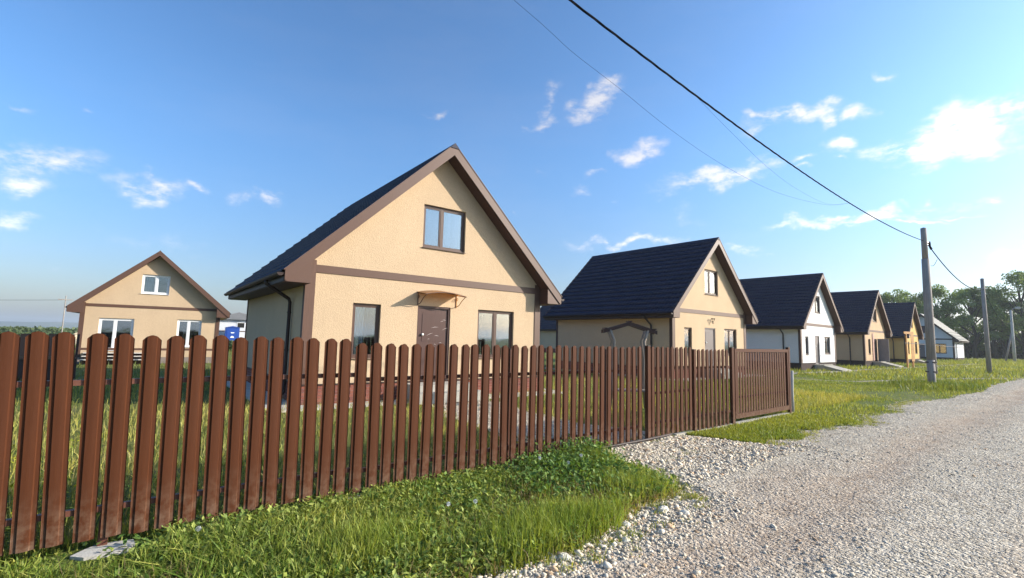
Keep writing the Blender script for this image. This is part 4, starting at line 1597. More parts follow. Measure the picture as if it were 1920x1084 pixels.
p1 = pole('nearest roadside timber pole, spliced, carrying the thick black cable', -4.78, 27.75, 7.05, 0.175, 0.115, (0.0, 0.12), (0.5, 1.15))
hk = MB().tube([(0.0, 0.12, 6.46), (0.05, 0.30, 6.44), (0.10, 0.52, 6.42)], 0.022, 6).tube([(0.0, 0.12, 6.30), (0.07, 0.42, 6.34), (0.10, 0.52, 6.36)], 0.018, 6)
hk.build('cable_hook', M_STEEL, p1)
MB().tube([(0.10, 0.52, 6.48), (0.10, 0.52, 6.30)], [0.05, 0.06], 8).tube([(0.10, 0.56, 6.30), (0.13, 0.72, 6.16)], [0.04, 0.05], 8).build('insulator', M_CABLE, p1)
p2 = pole('second roadside pole, leaning slightly, halfway to the trees', -5.24, 48.9, 6.85, 0.15, 0.11, (0.0, -0.12))
p3 = thing('street_lamp', 'pale concrete lamp post in front of the last trees at the right edge', 'street lamp', (-8.05, 100.5, 0))
MB().tube([(0, 0, -0.3), (0, 0, 7.6)], [0.20, 0.13], 10).build('post', M_CONC_PALE, p3, True)
MB().tube([(0, 0, 7.4), (0.25, -0.3, 7.75), (0.7, -0.9, 7.85)], 0.04, 6).build('arm', M_STEEL, p3)
MB().tube([(0.6, -0.8, 7.83), (0.95, -1.25, 7.78)], [0.14, 0.20], 8).build('lamp_head', M_CONC_PALE, p3)
MB().tube([(-1.0, 0.0, -0.2), (-0.1, 0, 4.3)], [0.12, 0.10], 8).build('brace', M_POLE, p3, True)
p4 = thing('utility_pole', 'thin distant pole on the plain at the far left', 'utility pole', (-60, -3.6, 0))
MB().tube([(0, 0, -0.2), (0, 0, 4.5)], [0.05, 0.035], 8).build('pole_shaft', M_POLE, p4)
MB().box(-0.04, 0.04, -0.5, 0.5, 4.1, 4.18).build('crossarm', M_POLE, p4)


def cpt(d):
    return (-4.8 + 0.043623 * d, 27.7 - d, 6.463 - 0.097007 * d + 0.002629 * d * d)


def twisted(name, label, pts, r=0.012, n_str=3, pitch=0.55, mat=M_CABLE):
    """bundle of insulated conductors twisted round each other"""
    m = MB()
    P = [Vector(p) for p in pts]
    L = [0]
    for a, b in zip(P[:-1], P[1:]):
        L.append(L[-1] + (b - a).length)
    for s_ in range(n_str):
        q = []
        for p, l in zip(P, L):
            a = 2 * math.pi * (l / pitch + s_ / n_str)
            q.append(p + Vector((math.cos(a) * r * 0.95, 0, math.sin(a) * r * 0.95)))
        m.tube(q, r, 5, False)
    o = m.build(name, mat, None, True)
    tag(o, label, 'cable', 'overhead cables')
    return o


ds = np.concatenate([np.linspace(-0.55, 30, 330), np.linspace(30.3, 46, 40)])
twisted('power_cable', 'thick black twisted cable sweeping from the nearest pole up to the top of the photo', [cpt(d) for d in ds], 0.0085, 3, 1.3)
A_ = [cpt(46.0)] 
wa = [(-3.60, -1.5, 5.95)] + [[-3.714, 2.8, 5.212], [-3.746, 3.521, 5.093], [-3.764, 3.944, 5.009], [-3.803, 4.836, 4.918], [-3.861, 6.167, 4.759], [-3.938, 7.927, 4.676], [-4.045, 10.383, 4.755], [-4.187, 13.639, 5.184], [-4.279, 15.743, 5.668]]
wb = [[-3.89, 6.832, 5.592], [-3.922, 7.561, 5.466], [-3.963, 8.496, 5.327], [-4.016, 9.715, 5.17], [-4.087, 11.35, 5.094], [-4.187, 13.643, 5.212], [-4.279, 15.743, 5.668]]


def smooth_curve(P, n=8):
    P = [Vector(p) for p in P]
    out = []
    for i in range(len(P) - 1):
        p0, p1_, p2_, p3_ = P[max(i - 1, 0)], P[i], P[i + 1], P[min(i + 2, len(P) - 1)]
        for q in range(n):
            t = q / n
            out.append(0.5 * ((2 * p1_) + (p2_ - p0) * t + (2 * p0 - 5 * p1_ + 4 * p2_ - p3_) * t * t + (3 * p1_ - p0 - 3 * p2_ + p3_) * t ** 3))
    out.append(P[-1])
    return out


o = MB().tube(smooth_curve(wa), 0.0018, 5, False).build('thin_wire', M_CABLE, None, True)
tag(o, 'hair-thin slack wire hanging below and left of the thick cable', 'cable', 'overhead cables')
o = MB().tube(smooth_curve(wb), 0.0016, 5, False).build('thin_wire', M_CABLE, None, True)
tag(o, 'hair-thin loose strand dropping from the middle of the thick cable', 'cable', 'overhead cables')


def span(label, a, b, sag, r, n=40):
    a, b = Vector(a), Vector(b)
    pts = []
    for i in range(n + 1):
        t = i / n
        p = a.lerp(b, t)
        p.z -= 4 * sag * t * (1 - t)
        pts.append(p)
    o = MB().tube(pts, r, 6, False).build('power_cable', M_CABLE, None, True)
    tag(o, label, 'cable', 'overhead cables')


span('black cable sagging between the nearest pole and the second pole', (-4.65, 28.5, 6.15), (-5.2, 48.75, 6.05), 0.62, 0.022)
span('cable running on from the second pole into the trees', (-5.22, 48.85, 6.05), (-8.0, 100.3, 6.3), 1.5, 0.02)
o = MB().tube(smooth_curve([(-4.66, 28.25, 6.42 - 1.05), (-4.62, 28.6, 5.42), (-4.60, 29.3, 5.78)]), 0.010, 5, False).build('cable_loop', M_CABLE, None, True)
tag(o, 'slack loop of thin cable at the head of the nearest pole', 'cable', 'overhead cables')
span('faint wire reaching across the plain to the thin distant pole', (-60, -3.6, 4.12), (-75, -34, 4.3), 0.5, 0.012)
o = MB().tube([(-12.7 + 3.0, 47.5, 2.05), (-12.5 + 3.0, 58.0, 1.98), (-12.5 + 2.6, 75.0, 1.85)], 0.022, 6, False).build('garden_pipe', M_DARK, None, True)
tag(o, 'thin dark pipe running level in front of the peach and ochre houses', 'pipe')

# ------------------------------------------------------------------ garden arch, sand heap, odds and ends
arch = thing('garden_arch', 'rustic timber arch with crooked posts and a peaked top, between the two nearest houses', 'arch',
             (-7.42, 9.86, 0), R(-39.5))
# local x runs away from the camera axis, local y along the picture
for sx in (-0.13, 0.13):
    for sy, kk in ((-0.47, 1), (0.42, -1)):
        MB().tube([(sx, sy - 0.04 * kk, -0.05), (sx, sy + 0.03 * kk, 0.6), (sx, sy + 0.02 * kk, 1.2), (sx, sy + 0.08 * kk, 1.62), (sx, sy - 0.02 * kk, 1.90)],
                  [0.05, 0.045, 0.045, 0.04, 0.038], 8).build('post', M_LOG, arch, True)
    for sy in (-1, 1):
        MB().prism_x([(0.0, 2.10), (sy * 0.66, 1.90), (sy * 0.66, 1.81), (0.0, 2.02)][::(1 if sy > 0 else -1)], sx - 0.03, sx + 0.03).build('rafter', M_SOFFIT, arch)
for y, z in ((-0.6, 1.93), (0.0, 2.11), (0.6, 1.93)):
    MB().box(-0.18, 0.18, y - 0.035, y + 0.035, z - 0.012, z + 0.018).build('purlin', M_SOFFIT, arch)
MB().box(-0.22, 0.22, -0.45, 0.42, 0.42, 0.46).build('seat', M_LOG, arch)

# orange posts in front of the ochre house
op_ = thing('timber_frame', 'two upright orange timber posts joined by a short board, in front of the ochre house', 'frame', (-10.49, 51.93, 0), R(-16))
for y in (0.0, 0.82):
    MB().box(-0.05, 0.05, y - 0.05, y + 0.05, -0.1, 2.85).build('post', M_ORWOOD, op_)
MB().box(-0.03, 0.03, -0.3, 1.05, 2.86, 3.06).build('cross_board', M_ORWOOD, op_)
MB().box(0.055, 0.08, 0.55, 0.95, 0.55, 2.84).build('upright_board', M_ORWOOD, op_)

heap = MB()


def mound(x, y, rx, ry, h, seed, name, label, cat, mat):
    n, m = 22, 7
    V = [(x, y, h)]
    F = []
    r = random.Random(seed)
    off = [r.uniform(0.8, 1.2) for _ in range(n)]
    for j in range(1, m + 1):
        t = j / m
        for i in range(n):
            a = 2 * math.pi * i / n
            q = t * off[i]
            V.append((x + rx * q * math.cos(a), y + ry * q * math.sin(a), h * (1 - t) ** 1.1 * r.uniform(0.9, 1.1) - 0.05 * t))
    for i in range(n):
        F.append((0, 1 + i, 1 + (i + 1) % n))
    for j in range(m - 1):
        for i in range(n):
            a = 1 + j * n + i
            b = 1 + j * n + (i + 1) % n
            F.append((a, a + n, b + n, b))
    me = bpy.data.meshes.new(name)
    me.from_pydata(V, [], F)
    me.materials.append(mat)
    o = link(name, me)
    return tag(o, label, cat)


M_SAND = concrete('pale_sand', (0.52, 0.42, 0.28), 0.6)
mound(-62, -2.3, 2.6, 3.0, 1.25, 3, 'sand_heap', 'pale heap of sand far off behind the leftmost pickets', 'heap', M_SAND)

# larger stones that can be told apart at the edge of the grass


def rock(x, y, sx, sy, sz, seed, label):
    r = random.Random(seed)
    V = []
    F = []
    n, m = 9, 4
    for j in range(m + 1):
        t = j / m
        rad = math.cos(t * 1.45)
        for i in range(n):
            a = 2 * math.pi * i / n + 0.2 * j
            q = rad * r.uniform(0.82, 1.12) if j < m else rad * 0.4
            V.append((sx * q * math.cos(a), sy * q * math.sin(a), sz * math.sin(t * 1.5) * r.uniform(0.85, 1.05) - 0.01))
    for j in range(m):
        for i in range(n):
            F.append((j * n + i, j * n + (i + 1) % n, (j + 1) * n + (i + 1) % n, (j + 1) * n + i))
    F.append(tuple(m * n + i for i in range(n)))
    me = bpy.data.meshes.new('stone')
    me.from_pydata(V, [], F)
    a = me.attributes.new('leafcol', 'FLOAT_COLOR', 'POINT')
    c = (0.78, 0.70, 0.57)
    a.data.foreach_set('color', np.tile(np.array([*c, 1.0], np.float32), len(V)))
    me.materials.append(M_STONE)
    o = link('stone', me, None, (x, y, 0.02))
    o.rotation_euler = (0, 0, r.uniform(0, 3))
    return tag(o, label, 'stone', 'larger pale stones at the grass edge')


rock(-2.76, 4.20, 0.075, 0.055, 0.06, 1, 'largest pale limestone lump at the tip of the near grass tongue')
rock(-2.60, 4.30, 0.055, 0.04, 0.045, 2, 'smaller pale stone just right of the largest lump at the grass tip')
rock(-2.63, 2.72, 0.06, 0.05, 0.035, 3, 'flat pale stone where the gravel meets the grass at the bottom of the photo')
rock(-2.76, 3.62, 0.05, 0.042, 0.035, 4, 'pale stone in the gravel below the near grass tongue')
rock(-2.55, 3.35, 0.045, 0.04, 0.03, 5, 'rounded pale stone among the coarse gravel at the bottom centre')

# ------------------------------------------------------------------ gravel stones


def ico():
    t = (1 + 5 ** 0.5) / 2
    v = np.array([(-1, t, 0), (1, t, 0), (-1, -t, 0), (1, -t, 0), (0, -1, t), (0, 1, t), (0, -1, -t), (0, 1, -t), (t, 0, -1), (t, 0, 1), (-t, 0, -1), (-t, 0, 1)], float)
    v /= np.linalg.norm(v[0])
    f = np.array([(0, 11, 5), (0, 5, 1), (0, 1, 7), (0, 7, 10), (0, 10, 11), (1, 5, 9), (5, 11, 4), (11, 10, 2), (10, 7, 6), (7, 1, 8), (3, 9, 4), (3, 4, 2), (3, 2, 6), (3, 6, 8),
                  (3, 8, 9), (4, 9, 5), (2, 4, 11), (6, 2, 10), (8, 6, 7), (9, 8, 1)])
    return v, f


ICO_V, ICO_F = ico()
OCT_V = np.array([(1, 0, 0), (0, 1, 0), (-1, 0, 0), (0, -1, 0), (0, 0, 1), (0, 0, -1)], float)
OCT_F = np.array([(0, 1, 4), (1, 2, 4), (2, 3, 4), (3, 0, 4)])


def stones(name, x, y, z, size, base_v, base_f):
    n = len(x)
    nv = len(base_v)
    jit = 1 + rng.uniform(-0.28, 0.28, (n, nv, 1))
    V = base_v[None] * jit
    sc = size[:, None] * np.stack([rng.uniform(0.8, 1.35, n), rng.uniform(0.6, 1.0, n), rng.uniform(0.42, 0.75, n)], -1)
    V = V * sc[:, None, :]
    a = rng.uniform(0, 2 * np.pi, n)
    tx = rng.normal(0, 0.25, n)
    c, s_ = np.cos(a)[:, None], np.sin(a)[:, None]
    X = V[:, :, 0] * c - V[:, :, 1] * s_
    Y = V[:, :, 0] * s_ + V[:, :, 1] * c
    Z = V[:, :, 2] + X * tx[:, None]
    V = np.stack([X + x[:, None], Y + y[:, None], Z + z[:, None]], -1).reshape(-1, 3)
    F = (base_f[None] + (np.arange(n) * nv)[:, None, None]).reshape(-1, 3)
    b = rng.uniform(0.60, 1.05, n)[:, None]
    warm = rng.uniform(0, 1, n)[:, None]
    colr = (np.array([[0.80, 0.67, 0.49]]) * (1 - warm) + np.array([[0.76, 0.67, 0.54]]) * warm) * b
    dark = rng.uniform(0, 1, n) < 0.06
    colr[dark] *= 0.45
    brown = rng.uniform(0, 1, n) < 0.10
    colr[brown] *= np.array([0.85, 0.66, 0.52])
    o = link(name, np_mesh(name, V, F, M_STONE, np.repeat(colr, nv, 0)))
    o['kind'] = 'stuff'
    return o


def gravel_density(x, y):
    e = edge_x(y)
    d = x - e
    near = np.exp(-np.clip(d, 0, 9) / 0.75)
    apron = ((x < -3.0) & (y > 4.6) & (y < 9.0)) * 0.95
    tr = np.exp(-((x + 2.02 + 0.3 * fnoise(y, y * 0, 1.1, 77)) / 0.32) ** 2) + np.exp(-((x + 0.1) / 0.3) ** 2)
    band = 0.30 + 0.25 * fnoise(x, y, 1.8, 78)
    p = np.maximum(np.maximum(near, apron), band) * (1 - 0.75 * np.clip(tr, 0, 1))
    return np.where(d > -0.12, np.clip(p, 0, 1), 0) * np.where(d < 0, 0.5, 1)


def gen_stones(name, n, xr, yr, smin, smax, bv, bf, sink=0.2, power=2.2, extra=None):
    x = rng.uniform(*xr, n)
    y = rng.uniform(*yr, n)
    p = gravel_density(x, y)
    if extra is not None:
        p = p * extra(x, y)
    ok = rng.uniform(0, 1, n) < p
    x, y = x[ok], y[ok]
    size = smin + (smax - smin) * rng.uniform(0, 1, len(x)) ** power
    z = np.maximum(road_z(x, y), 0.004) + size * sink
    return stones(name, x, y, z, size, bv, bf)


def near_edge(k):
    return lambda x, y: np.where((x < -3.0) & (y > 4.6) & (y < 9.0), 1.0, np.exp(-np.clip(x - edge_x(y), 0, 9) / k))


gen_stones('gravel', 62000, (-5.05, -1.2), (1.7, 8.8), 0.007, 0.022, ICO_V, ICO_F, 0.15, 1.5, near_edge(0.8))
gen_stones('gravel', 4500, (-5.0, -1.6), (1.8, 8.6), 0.018, 0.040, ICO_V, ICO_F, 0.2, 2.2, near_edge(0.4))
gen_stones('gravel', 130000, (-3.4, 2.5), (1.6, 12), 0.003, 0.011, OCT_V, OCT_F, 0.1, 2.5)
gen_stones('gravel', 52000, (-5.0, 1.5), (8.5, 22), 0.007, 0.024, OCT_V, OCT_F, 0.1)
gen_stones('gravel', 22000, (-4.6, 1.0), (22, 50), 0.014, 0.036, OCT_V, OCT_F, 0.05)
# yard path
n = 7000
x = rng.uniform(-11.2, -4.9, n)
y = rng.uniform(4.8, 8.2, n)
ok = in_strip(x, y, YARD_PATH, 0.95)
stones('gravel', x[ok], y[ok], np.full(ok.sum(), 0.014), rng.uniform(0.010, 0.030, ok.sum()), OCT_V, OCT_F)

# ------------------------------------------------------------------ grass


def blades(name, x, y, z, h, w, c0, c1, lean=0.35, seg=2, mat=M_GRASS, jitter=0.22, tone=None):
    """bent blades; colour between c0 and c1 by a patch value plus scatter"""
    n = len(x)
    a = rng.uniform(0, 2 * np.pi, n)
    la = rng.uniform(0, 2 * np.pi, n)
    ln = np.abs(rng.normal(0, lean, n)) * h + 0.04 * h
    dx, dy = np.cos(a) * w / 2, np.sin(a) * w / 2
    lx_, ly_ = np.cos(la) * ln, np.sin(la) * ln
    P = []
    if seg == 2:
        for (t, ww) in ((0, 0.8), (0.55, 1.0), (1.0, 0.0)):
            cx = x + lx_ * t ** 1.9
            cy = y + ly_ * t ** 1.9
            cz = z + h * (t - 0.18 * t * t * np.minimum(ln / h, 1))
            if ww > 0:
                P.append(np.stack([cx - dx * ww, cy - dy * ww, cz], -1))
                P.append(np.stack([cx + dx * ww, cy + dy * ww, cz], -1))
            else:
                P.append(np.stack([cx, cy, cz], -1))
        V = np.stack(P, 1)
        F = np.array([(0, 1, 3), (0, 3, 2), (2, 3, 4)])
    else:
        V = np.stack([np.stack([x - dx, y - dy, z], -1), np.stack([x + dx, y + dy, z], -1), np.stack([x + lx_, y + ly_, z + h], -1)], 1)
        F = np.array([(0, 1, 2)])
    nv = V.shape[1]
    F = (F[None] + (np.arange(n) * nv)[:, None, None]).reshape(-1, 3)
    t = fnoise(x, y, 1.3, 91) * 0.5 + 0.5 if tone is None else tone
    t = np.clip(t + rng.normal(0, jitter, n), 0, 1)[:, None]
    c = np.array(c0)[None] * (1 - t) + np.array(c1)[None] * t
    c = c * rng.uniform(0.62, 1.3, n)[:, None]
    o = link(name, np_mesh(name, V.reshape(-1, 3), F, mat, np.repeat(c, nv, 0)))
    o['kind'] = 'stuff'
    return o


GREEN = (0.110, 0.180, 0.022)
LIME = (0.46, 0.45, 0.10)
STRAW = (0.33, 0.27, 0.12)
YELLOW = (0.24, 0.25, 0.045)


def ragged(x, y, amt=0.12):
    return edge_x(y) + amt * fnoise(x, y, 5, 44)


# near verge in front of the fence
n = 88000
x = rng.uniform(-5.1, -2.4, n)
y = rng.uniform(-0.9, 5.6, n)
lim = ragged(x, y)
gap = fnoise(x, y, 1.7, 61) + 0.55 * np.exp(-(((x + 3.45) / 0.35) ** 2 + ((y - 1.7) / 0.4) ** 2))
near_left = (y < 0.9) & (x > -4.75)
dens = np.clip(0.95 - 0.75 * np.clip((gap - 0.22) * 3, 0, 1), 0.10, 1) * np.where((x < -4.62), 0.65, 1)
ok = (x < lim) & (rng.uniform(0, 1, n) < dens)
x, y, gap = x[ok], y[ok], gap[ok]
hgt = (0.075 + 0.075 * np.clip(fnoise(x, y, 0.9, 62) * 0.5 + 0.6, 0, 1.2)) * rng.uniform(0.45, 1.45, len(x))
foot = np.ones(len(x))
for fy_, fr_ in ((0.1, 0.42), (1.98, 0.2), (3.92, 0.2)):
    foot = np.minimum(foot, np.clip((np.hypot(x - FX - 0.05, y - fy_) - fr_ * 0.55) / (fr_ * 0.6), 0.08, 1))
hgt *= foot * np.where((x < -4.45) & (y < 1.6), 0.6, 1)
hgt *= np.clip((edge_x(y) - x) / 0.35, 0.35, 1) * np.where(gap > 0.3, 0.6, 1)
tone = np.clip(0.42 + 0.45 * fnoise(x, y, 1.1, 63), 0, 1)
blades('grass', x, y, np.zeros(len(x)), hgt, rng.uniform(0.005, 0.015, len(x)), GREEN, LIME, 0.9, 2, tone=tone, jitter=0.3)
# dry stems
n = 16000
x = rng.uniform(-4.9, -2.5, n)
y = rng.uniform(-0.9, 5.3, n)
ok = (x < ragged(x, y, 0.05)) & (fnoise(x, y, 1.7, 61) + rng.normal(0, 0.12, n) > 0.10)
x, y = x[ok], y[ok]
blades('dry_grass', x, y, np.zeros(len(x)), rng.uniform(0.05, 0.20, len(x)), rng.uniform(0.003, 0.007, len(x)), (0.30, 0.19, 0.10), STRAW, 0.9, 2)
# a taller tuft line along the gravel edge and the big weed patch below the fence
n = 9000
cx = np.array([-3.05, -2.95, -3.25, -2.9, -4.3, -4.45, -3.55])
cy = np.array([3.0, 2.6, 4.4, 3.4, 4.95, 5.15, 1.6])
k_ = rng.integers(0, 7, n)
x = cx[k_] + rng.normal(0, 0.16, n)
y = cy[k_] + rng.normal(0, 0.22, n)
ok = x < edge_x(y)
x, y, k_ = x[ok], y[ok], k_[ok]
blades('tall_grass', x, y, np.zeros(len(x)), rng.uniform(0.13, 0.27, len(x)), rng.uniform(0.004, 0.007, len(x)), (0.13, 0.22, 0.03), (0.38, 0.40, 0.07), 0.38, 2)


def leaves(name, x, y, z, size, c0, c1, flat=0.5, mat=M_GRASS):
    """diamond shaped broad leaves with a fold along the midrib"""
    n = len(x)
    d = rng.normal(0, 1, (n, 3))
    d[:, 2] = np.abs(d[:, 2]) * flat + 0.15
    d /= np.linalg.norm(d, axis=1)[:, None]
    up = np.tile(np.array([[0, 0, 1.0]]), (n, 1)) + rng.normal(0, 0.35, (n, 3))
    s_ = np.cross(d, up)
    s_ /= np.linalg.norm(s_, axis=1)[:, None] + 1e-9
    nn = np.cross(s_, d)
    P = np.stack([x, y, z], -1)
    L = size[:, None]
    V = np.stack([P, P + d * L * 0.45 + s_ * L * 0.26 + nn * L * 0.06, P + d * L * 1.0 - nn * L * 0.05, P + d * L * 0.45 - s_ * L * 0.26 + nn * L * 0.06], 1)
    F = np.array([(0, 1, 2), (0, 2, 3)])
    F = (F[None] + (np.arange(n) * 4)[:, None, None]).reshape(-1, 3)
    t = rng.uniform(0, 1, n)[:, None]
    c = (np.array(c0)[None] * (1 - t) + np.array(c1)[None] * t) * rng.uniform(0.75, 1.2, n)[:, None]
    o = link(name, np_mesh(name, V.reshape(-1, 3), F, mat, np.repeat(c, 4, 0)))
    o['kind'] = 'stuff'
    return o


n = 15000
k_ = rng.integers(0, 9, n)
cx = np.array([-4.35, -4.1, -3.9, -4.5, -3.4, -4.3, -3.6, -4.55, -3.3])
cy = np.array([4.3, 4.6, 3.9, 5.1, 4.5, 0.9, 2.2, 2.6, 1.2])
sp = np.array([0.22, 0.25, 0.3, 0.24, 0.3, 0.3, 0.4, 0.3, 0.4])
x = cx[k_] + rng.normal(0, 1, n) * sp[k_]
y = cy[k_] + rng.normal(0, 1, n) * sp[k_] * 1.2
ok = (x < edge_x(y) - 0.05)
x, y, k_ = x[ok], y[ok], k_[ok]
zz = rng.uniform(0.0, 1, len(x)) ** 0.8 * np.array([0.20, 0.2, 0.16, 0.28, 0.15, 0.09, 0.1, 0.11, 0.09])[k_]
leaves('broadleaf_weeds', x, y, zz, rng.uniform(0.025, 0.07, len(x)), (0.065, 0.145, 0.028), (0.22, 0.32, 0.07))
n = 34000
x = rng.uniform(-4.85, -2.6, n)
y = rng.uniform(-0.9, 5.2, n)
ok = (x < edge_x(y) - 0.03) & (np.hypot(x - FX - 0.05, y - 0.1) > 0.3) & (fnoise(x, y, 1.9, 64) > -0.45)
x, y = x[ok], y[ok]
leaves('clover', x, y, rng.uniform(0, 0.13, len(x)), rng.uniform(0.018, 0.060, len(x)), (0.11, 0.19, 0.03), (0.42, 0.46, 0.11))

# stray tufts that have crept into the stones
nt = 260
ty = rng.uniform(1.9, 20, nt)
tx = edge_x(ty) + np.abs(rng.normal(0, 0.16, nt)) + 0.02
ty2 = rng.uniform(5.3, 8.0, 40)
tx2 = rng.uniform(-4.8, -3.4, 40)
tx, ty = np.r_[tx, tx2], np.r_[ty, ty2]
k_ = rng.integers(0, len(tx), 6500)
x = tx[k_] + rng.normal(0, 0.035, 6500)
y = ty[k_] + rng.normal(0, 0.05, 6500)
blades('stray_grass', x, y, np.full(6500, 0.01), rng.uniform(0.02, 0.075, 6500), rng.uniform(0.004, 0.009, 6500), (0.13, 0.19, 0.03), (0.42, 0.40, 0.10), 0.9, 2)

# white clover-like and dandelion heads
for i, (x0, y0, z0, lab) in enumerate(((-4.28, 3.98, 0.24, 'white dandelion clock nearest the third fence post'),
                                       (-4.05, 4.22, 0.20, 'white dandelion clock in the dark weeds right of the third post'),
                                       (-3.65, 2.62, 0.17, 'white dandelion clock in the middle of the near verge'),
                                       (-3.78, 2.42, 0.15, 'lower white dandelion clock left of the middle one'),
                                       (-4.15, 4.55, 0.22, 'white dandelion clock farthest along the weed patch'),
                                       (-4.42, 0.62, 0.14, 'white dandelion clock beside the leftmost footing'))):
    t = thing('dandelion', lab, 'dandelion', (x0, y0, 0), 0, 'dandelion clocks in the verge')
    sm = Mat('dandelion_stem') if i == 0 else None
    if sm:
        M_STEM = sm.set((0.10, 0.16, 0.04), 0.6)
        M_PUFF = Mat('dandelion_fluff').set((0.72, 0.72, 0.68), 0.95)
    MB().tube([(0, 0, 0), (0.01, 0.005, z0 * 0.6), (0.015, 0.0, z0)], 0.002, 5).build('stem', M_STEM, t)
    m = MB()
    rr3 = random.Random(i)
    for q in range(60):
        d = Vector((rr3.gauss(0, 1), rr3.gauss(0, 1), rr3.gauss(0, 1))).normalized()
        s_ = d.orthogonal().normalized() * 0.004
        c_ = Vector((0.015, 0, z0))
        m.face([c_, c_ + d * 0.018 + s_, c_ + d * 0.018 - s_])
        e_ = d.cross(s_).normalized() * 0.004
        m.face([c_ + d * 0.016, c_ + d * 0.019 + e_, c_ + d * 0.019 - e_ + s_])
    m.build('seed_head', M_PUFF, t)

# yard behind the fence
n = 100000
u_ = rng.uniform(0, 1, n)
x = -4.85 - (u_ ** 1.5) * 15.0
y = rng.uniform(-7.0, 19.0, n)
in_h1 = (x < -11.1) & (y > 2.6) & (y < 11.2) & (x > -19.6)
ok = ~in_h1 & ~in_strip(x, y, YARD_PATH, 0.85) & ~((x < -4.9) & (x > -6.6) & (y > 4.9) & (y < 7.9) & (rng.uniform(0, 1, n) < 0.75))
ok &= rng.uniform(0, 1, n) < np.clip(0.85 - 0.8 * np.clip((fnoise(x, y, 0.9, 71) - 0.2) * 2.5, 0, 1), 0.1, 1)
x, y = x[ok], y[ok]
tn = np.clip(0.55 + 0.45 * fnoise(x, y, 0.8, 72), 0, 1)
blades('yard_grass', x, y, np.zeros(len(x)), rng.uniform(0.05, 0.17, len(x)) * np.where(x > -7, 1.25, 1.0), rng.uniform(0.005, 0.012, len(x)), (0.17, 0.22, 0.036), (0.54, 0.46, 0.12), 0.5, 2, tone=tn)
n = 9000
x = -4.95 - rng.uniform(0, 1, n) ** 1.4 * 8
y = rng.uniform(-4.5, 5.0, n)
blades('yard_dry_grass', x, y, np.zeros(n), rng.uniform(0.08, 0.26, n), rng.uniform(0.003, 0.006, n), (0.26, 0.22, 0.09), STRAW, 0.4, 2)
# yellow flowering weeds behind the left end of the fence
n = 6500
x = rng.normal(-6.3, 0.8, n)
y = rng.normal(-1.7, 0.75, n)
ok = x < -4.95
x, y = x[ok], y[ok]
leaves('yellow_weeds', x, y, rng.uniform(0.02, 0.42, len(x)), rng.uniform(0.015, 0.045, len(x)), (0.12, 0.19, 0.02), (0.50, 0.46, 0.03))
n = 5200
x = rng.uniform(-6.3, -4.95, n)
y = rng.uniform(-1.2, 5.2, n)
leaves('fence_foot_weeds', x, y, rng.uniform(0.0, 0.16, n), rng.uniform(0.015, 0.04, n), (0.05, 0.11, 0.02), (0.14, 0.19, 0.04))

# verge beyond the gates
n = 92000
y = 7.9 + rng.uniform(0, 1, n) ** 1.35 * 24
x = rng.uniform(-12.5, -3.0, n)
x = np.where(y < 12.7, rng.uniform(-4.75, -3.2, n), x)
lim = ragged(x, y, 0.2)
ok = (x < lim) & (rng.uniform(0, 1, n) < np.clip(0.9 - 0.85 * np.clip((fnoise(x, y, 0.8, 81) - 0.25) * 3, 0, 1), 0.06, 1)) & ~in_strip(x, y, TRACK, 0.3) & ~in_strip(x, y, WALK, 0.3)
ok &= ~((x < -11.3) & (y < 27.5))
x, y = x[ok], y[ok]
tn = np.clip(0.45 + 0.5 * fnoise(x, y, 0.7, 82), 0, 1)
blades('verge_grass', x, y, np.zeros(len(x)), rng.uniform(0.03, 0.095, len(x)) * (1 + 0.6 * np.clip(fnoise(x, y, 0.35, 83), 0, 1)), rng.uniform(0.008, 0.016, len(x)), (0.15, 0.225, 0.030), (0.38, 0.37, 0.065), 0.5, 2, tone=tn)
# taller growth round the foot of the first pole
n = 3500
x = rng.normal(-4.6, 0.75, n)
y = rng.normal(27.6, 1.6, n)
ok = x < edge_x(y)
x, y = x[ok], y[ok]
blades('pole_foot_grass', x, y, np.zeros(len(x)), rng.uniform(0.08, 0.34, len(x)), rng.uniform(0.012, 0.022, len(x)), (0.08, 0.15, 0.02), YELLOW, 0.45, 2)
# far meadow, coarse tufts
n = 60000
y = 30 + rng.uniform(0, 1, n) ** 1.25 * 95
x = rng.uniform(-34, -3.0, n)
inh = np.zeros(n, bool)
for hx, hy in ((-12.7, 35.4), (-12.9, 50.0), (-13.4, 66.1)):
    inh |= (x < hx + 0.1) & (x > hx - 7.6) & (y > hy - 0.1) & (y < hy + 7.2)
ok = (x < ragged(x, y, 0.3)) & ~inh & ~in_strip(x, y, TRACK, 0.35) & ~in_strip(x, y, WALK, 0.4) & (fnoise(x, y, 0.25, 85) < 0.55)
ok &= rng.uniform(0, 1, n) < np.where(x < -14, 0.35, 1)
x, y = x[ok], y[ok]
tn = np.clip(0.5 + 0.5 * fnoise(x, y, 0.3, 84), 0, 1)
blades('far_grass', x, y, np.zeros(len(x)), rng.uniform(0.08, 0.26, len(x)) * np.where(y > 80, 1.8, 1), rng.uniform(0.03, 0.07, len(x)), (0.14, 0.20, 0.032), (0.38, 0.36, 0.08), 0.4, 1, tone=tn)
# field on the left, behind the houses
n = 26000
x = -16 - rng.uniform(0, 1, n) ** 1.5 * 75
y = rng.uniform(-22, 16, n)
ok = ~((x > -37.5) & (x < -29.3) & (y > -2) & (y < 5.5))
ok &= ~((x > -19.5) & (y > 2.5))
x, y = x[ok], y[ok]
blades('field_grass', x, y, np.zeros(len(x)), rng.uniform(0.05, 0.22, len(x)) * np.where(x < -38, 1.6, 1), rng.uniform(0.02, 0.05, len(x)), (0.09, 0.145, 0.025), (0.26, 0.25, 0.075), 0.4, 1)

# ------------------------------------------------------------------ trees


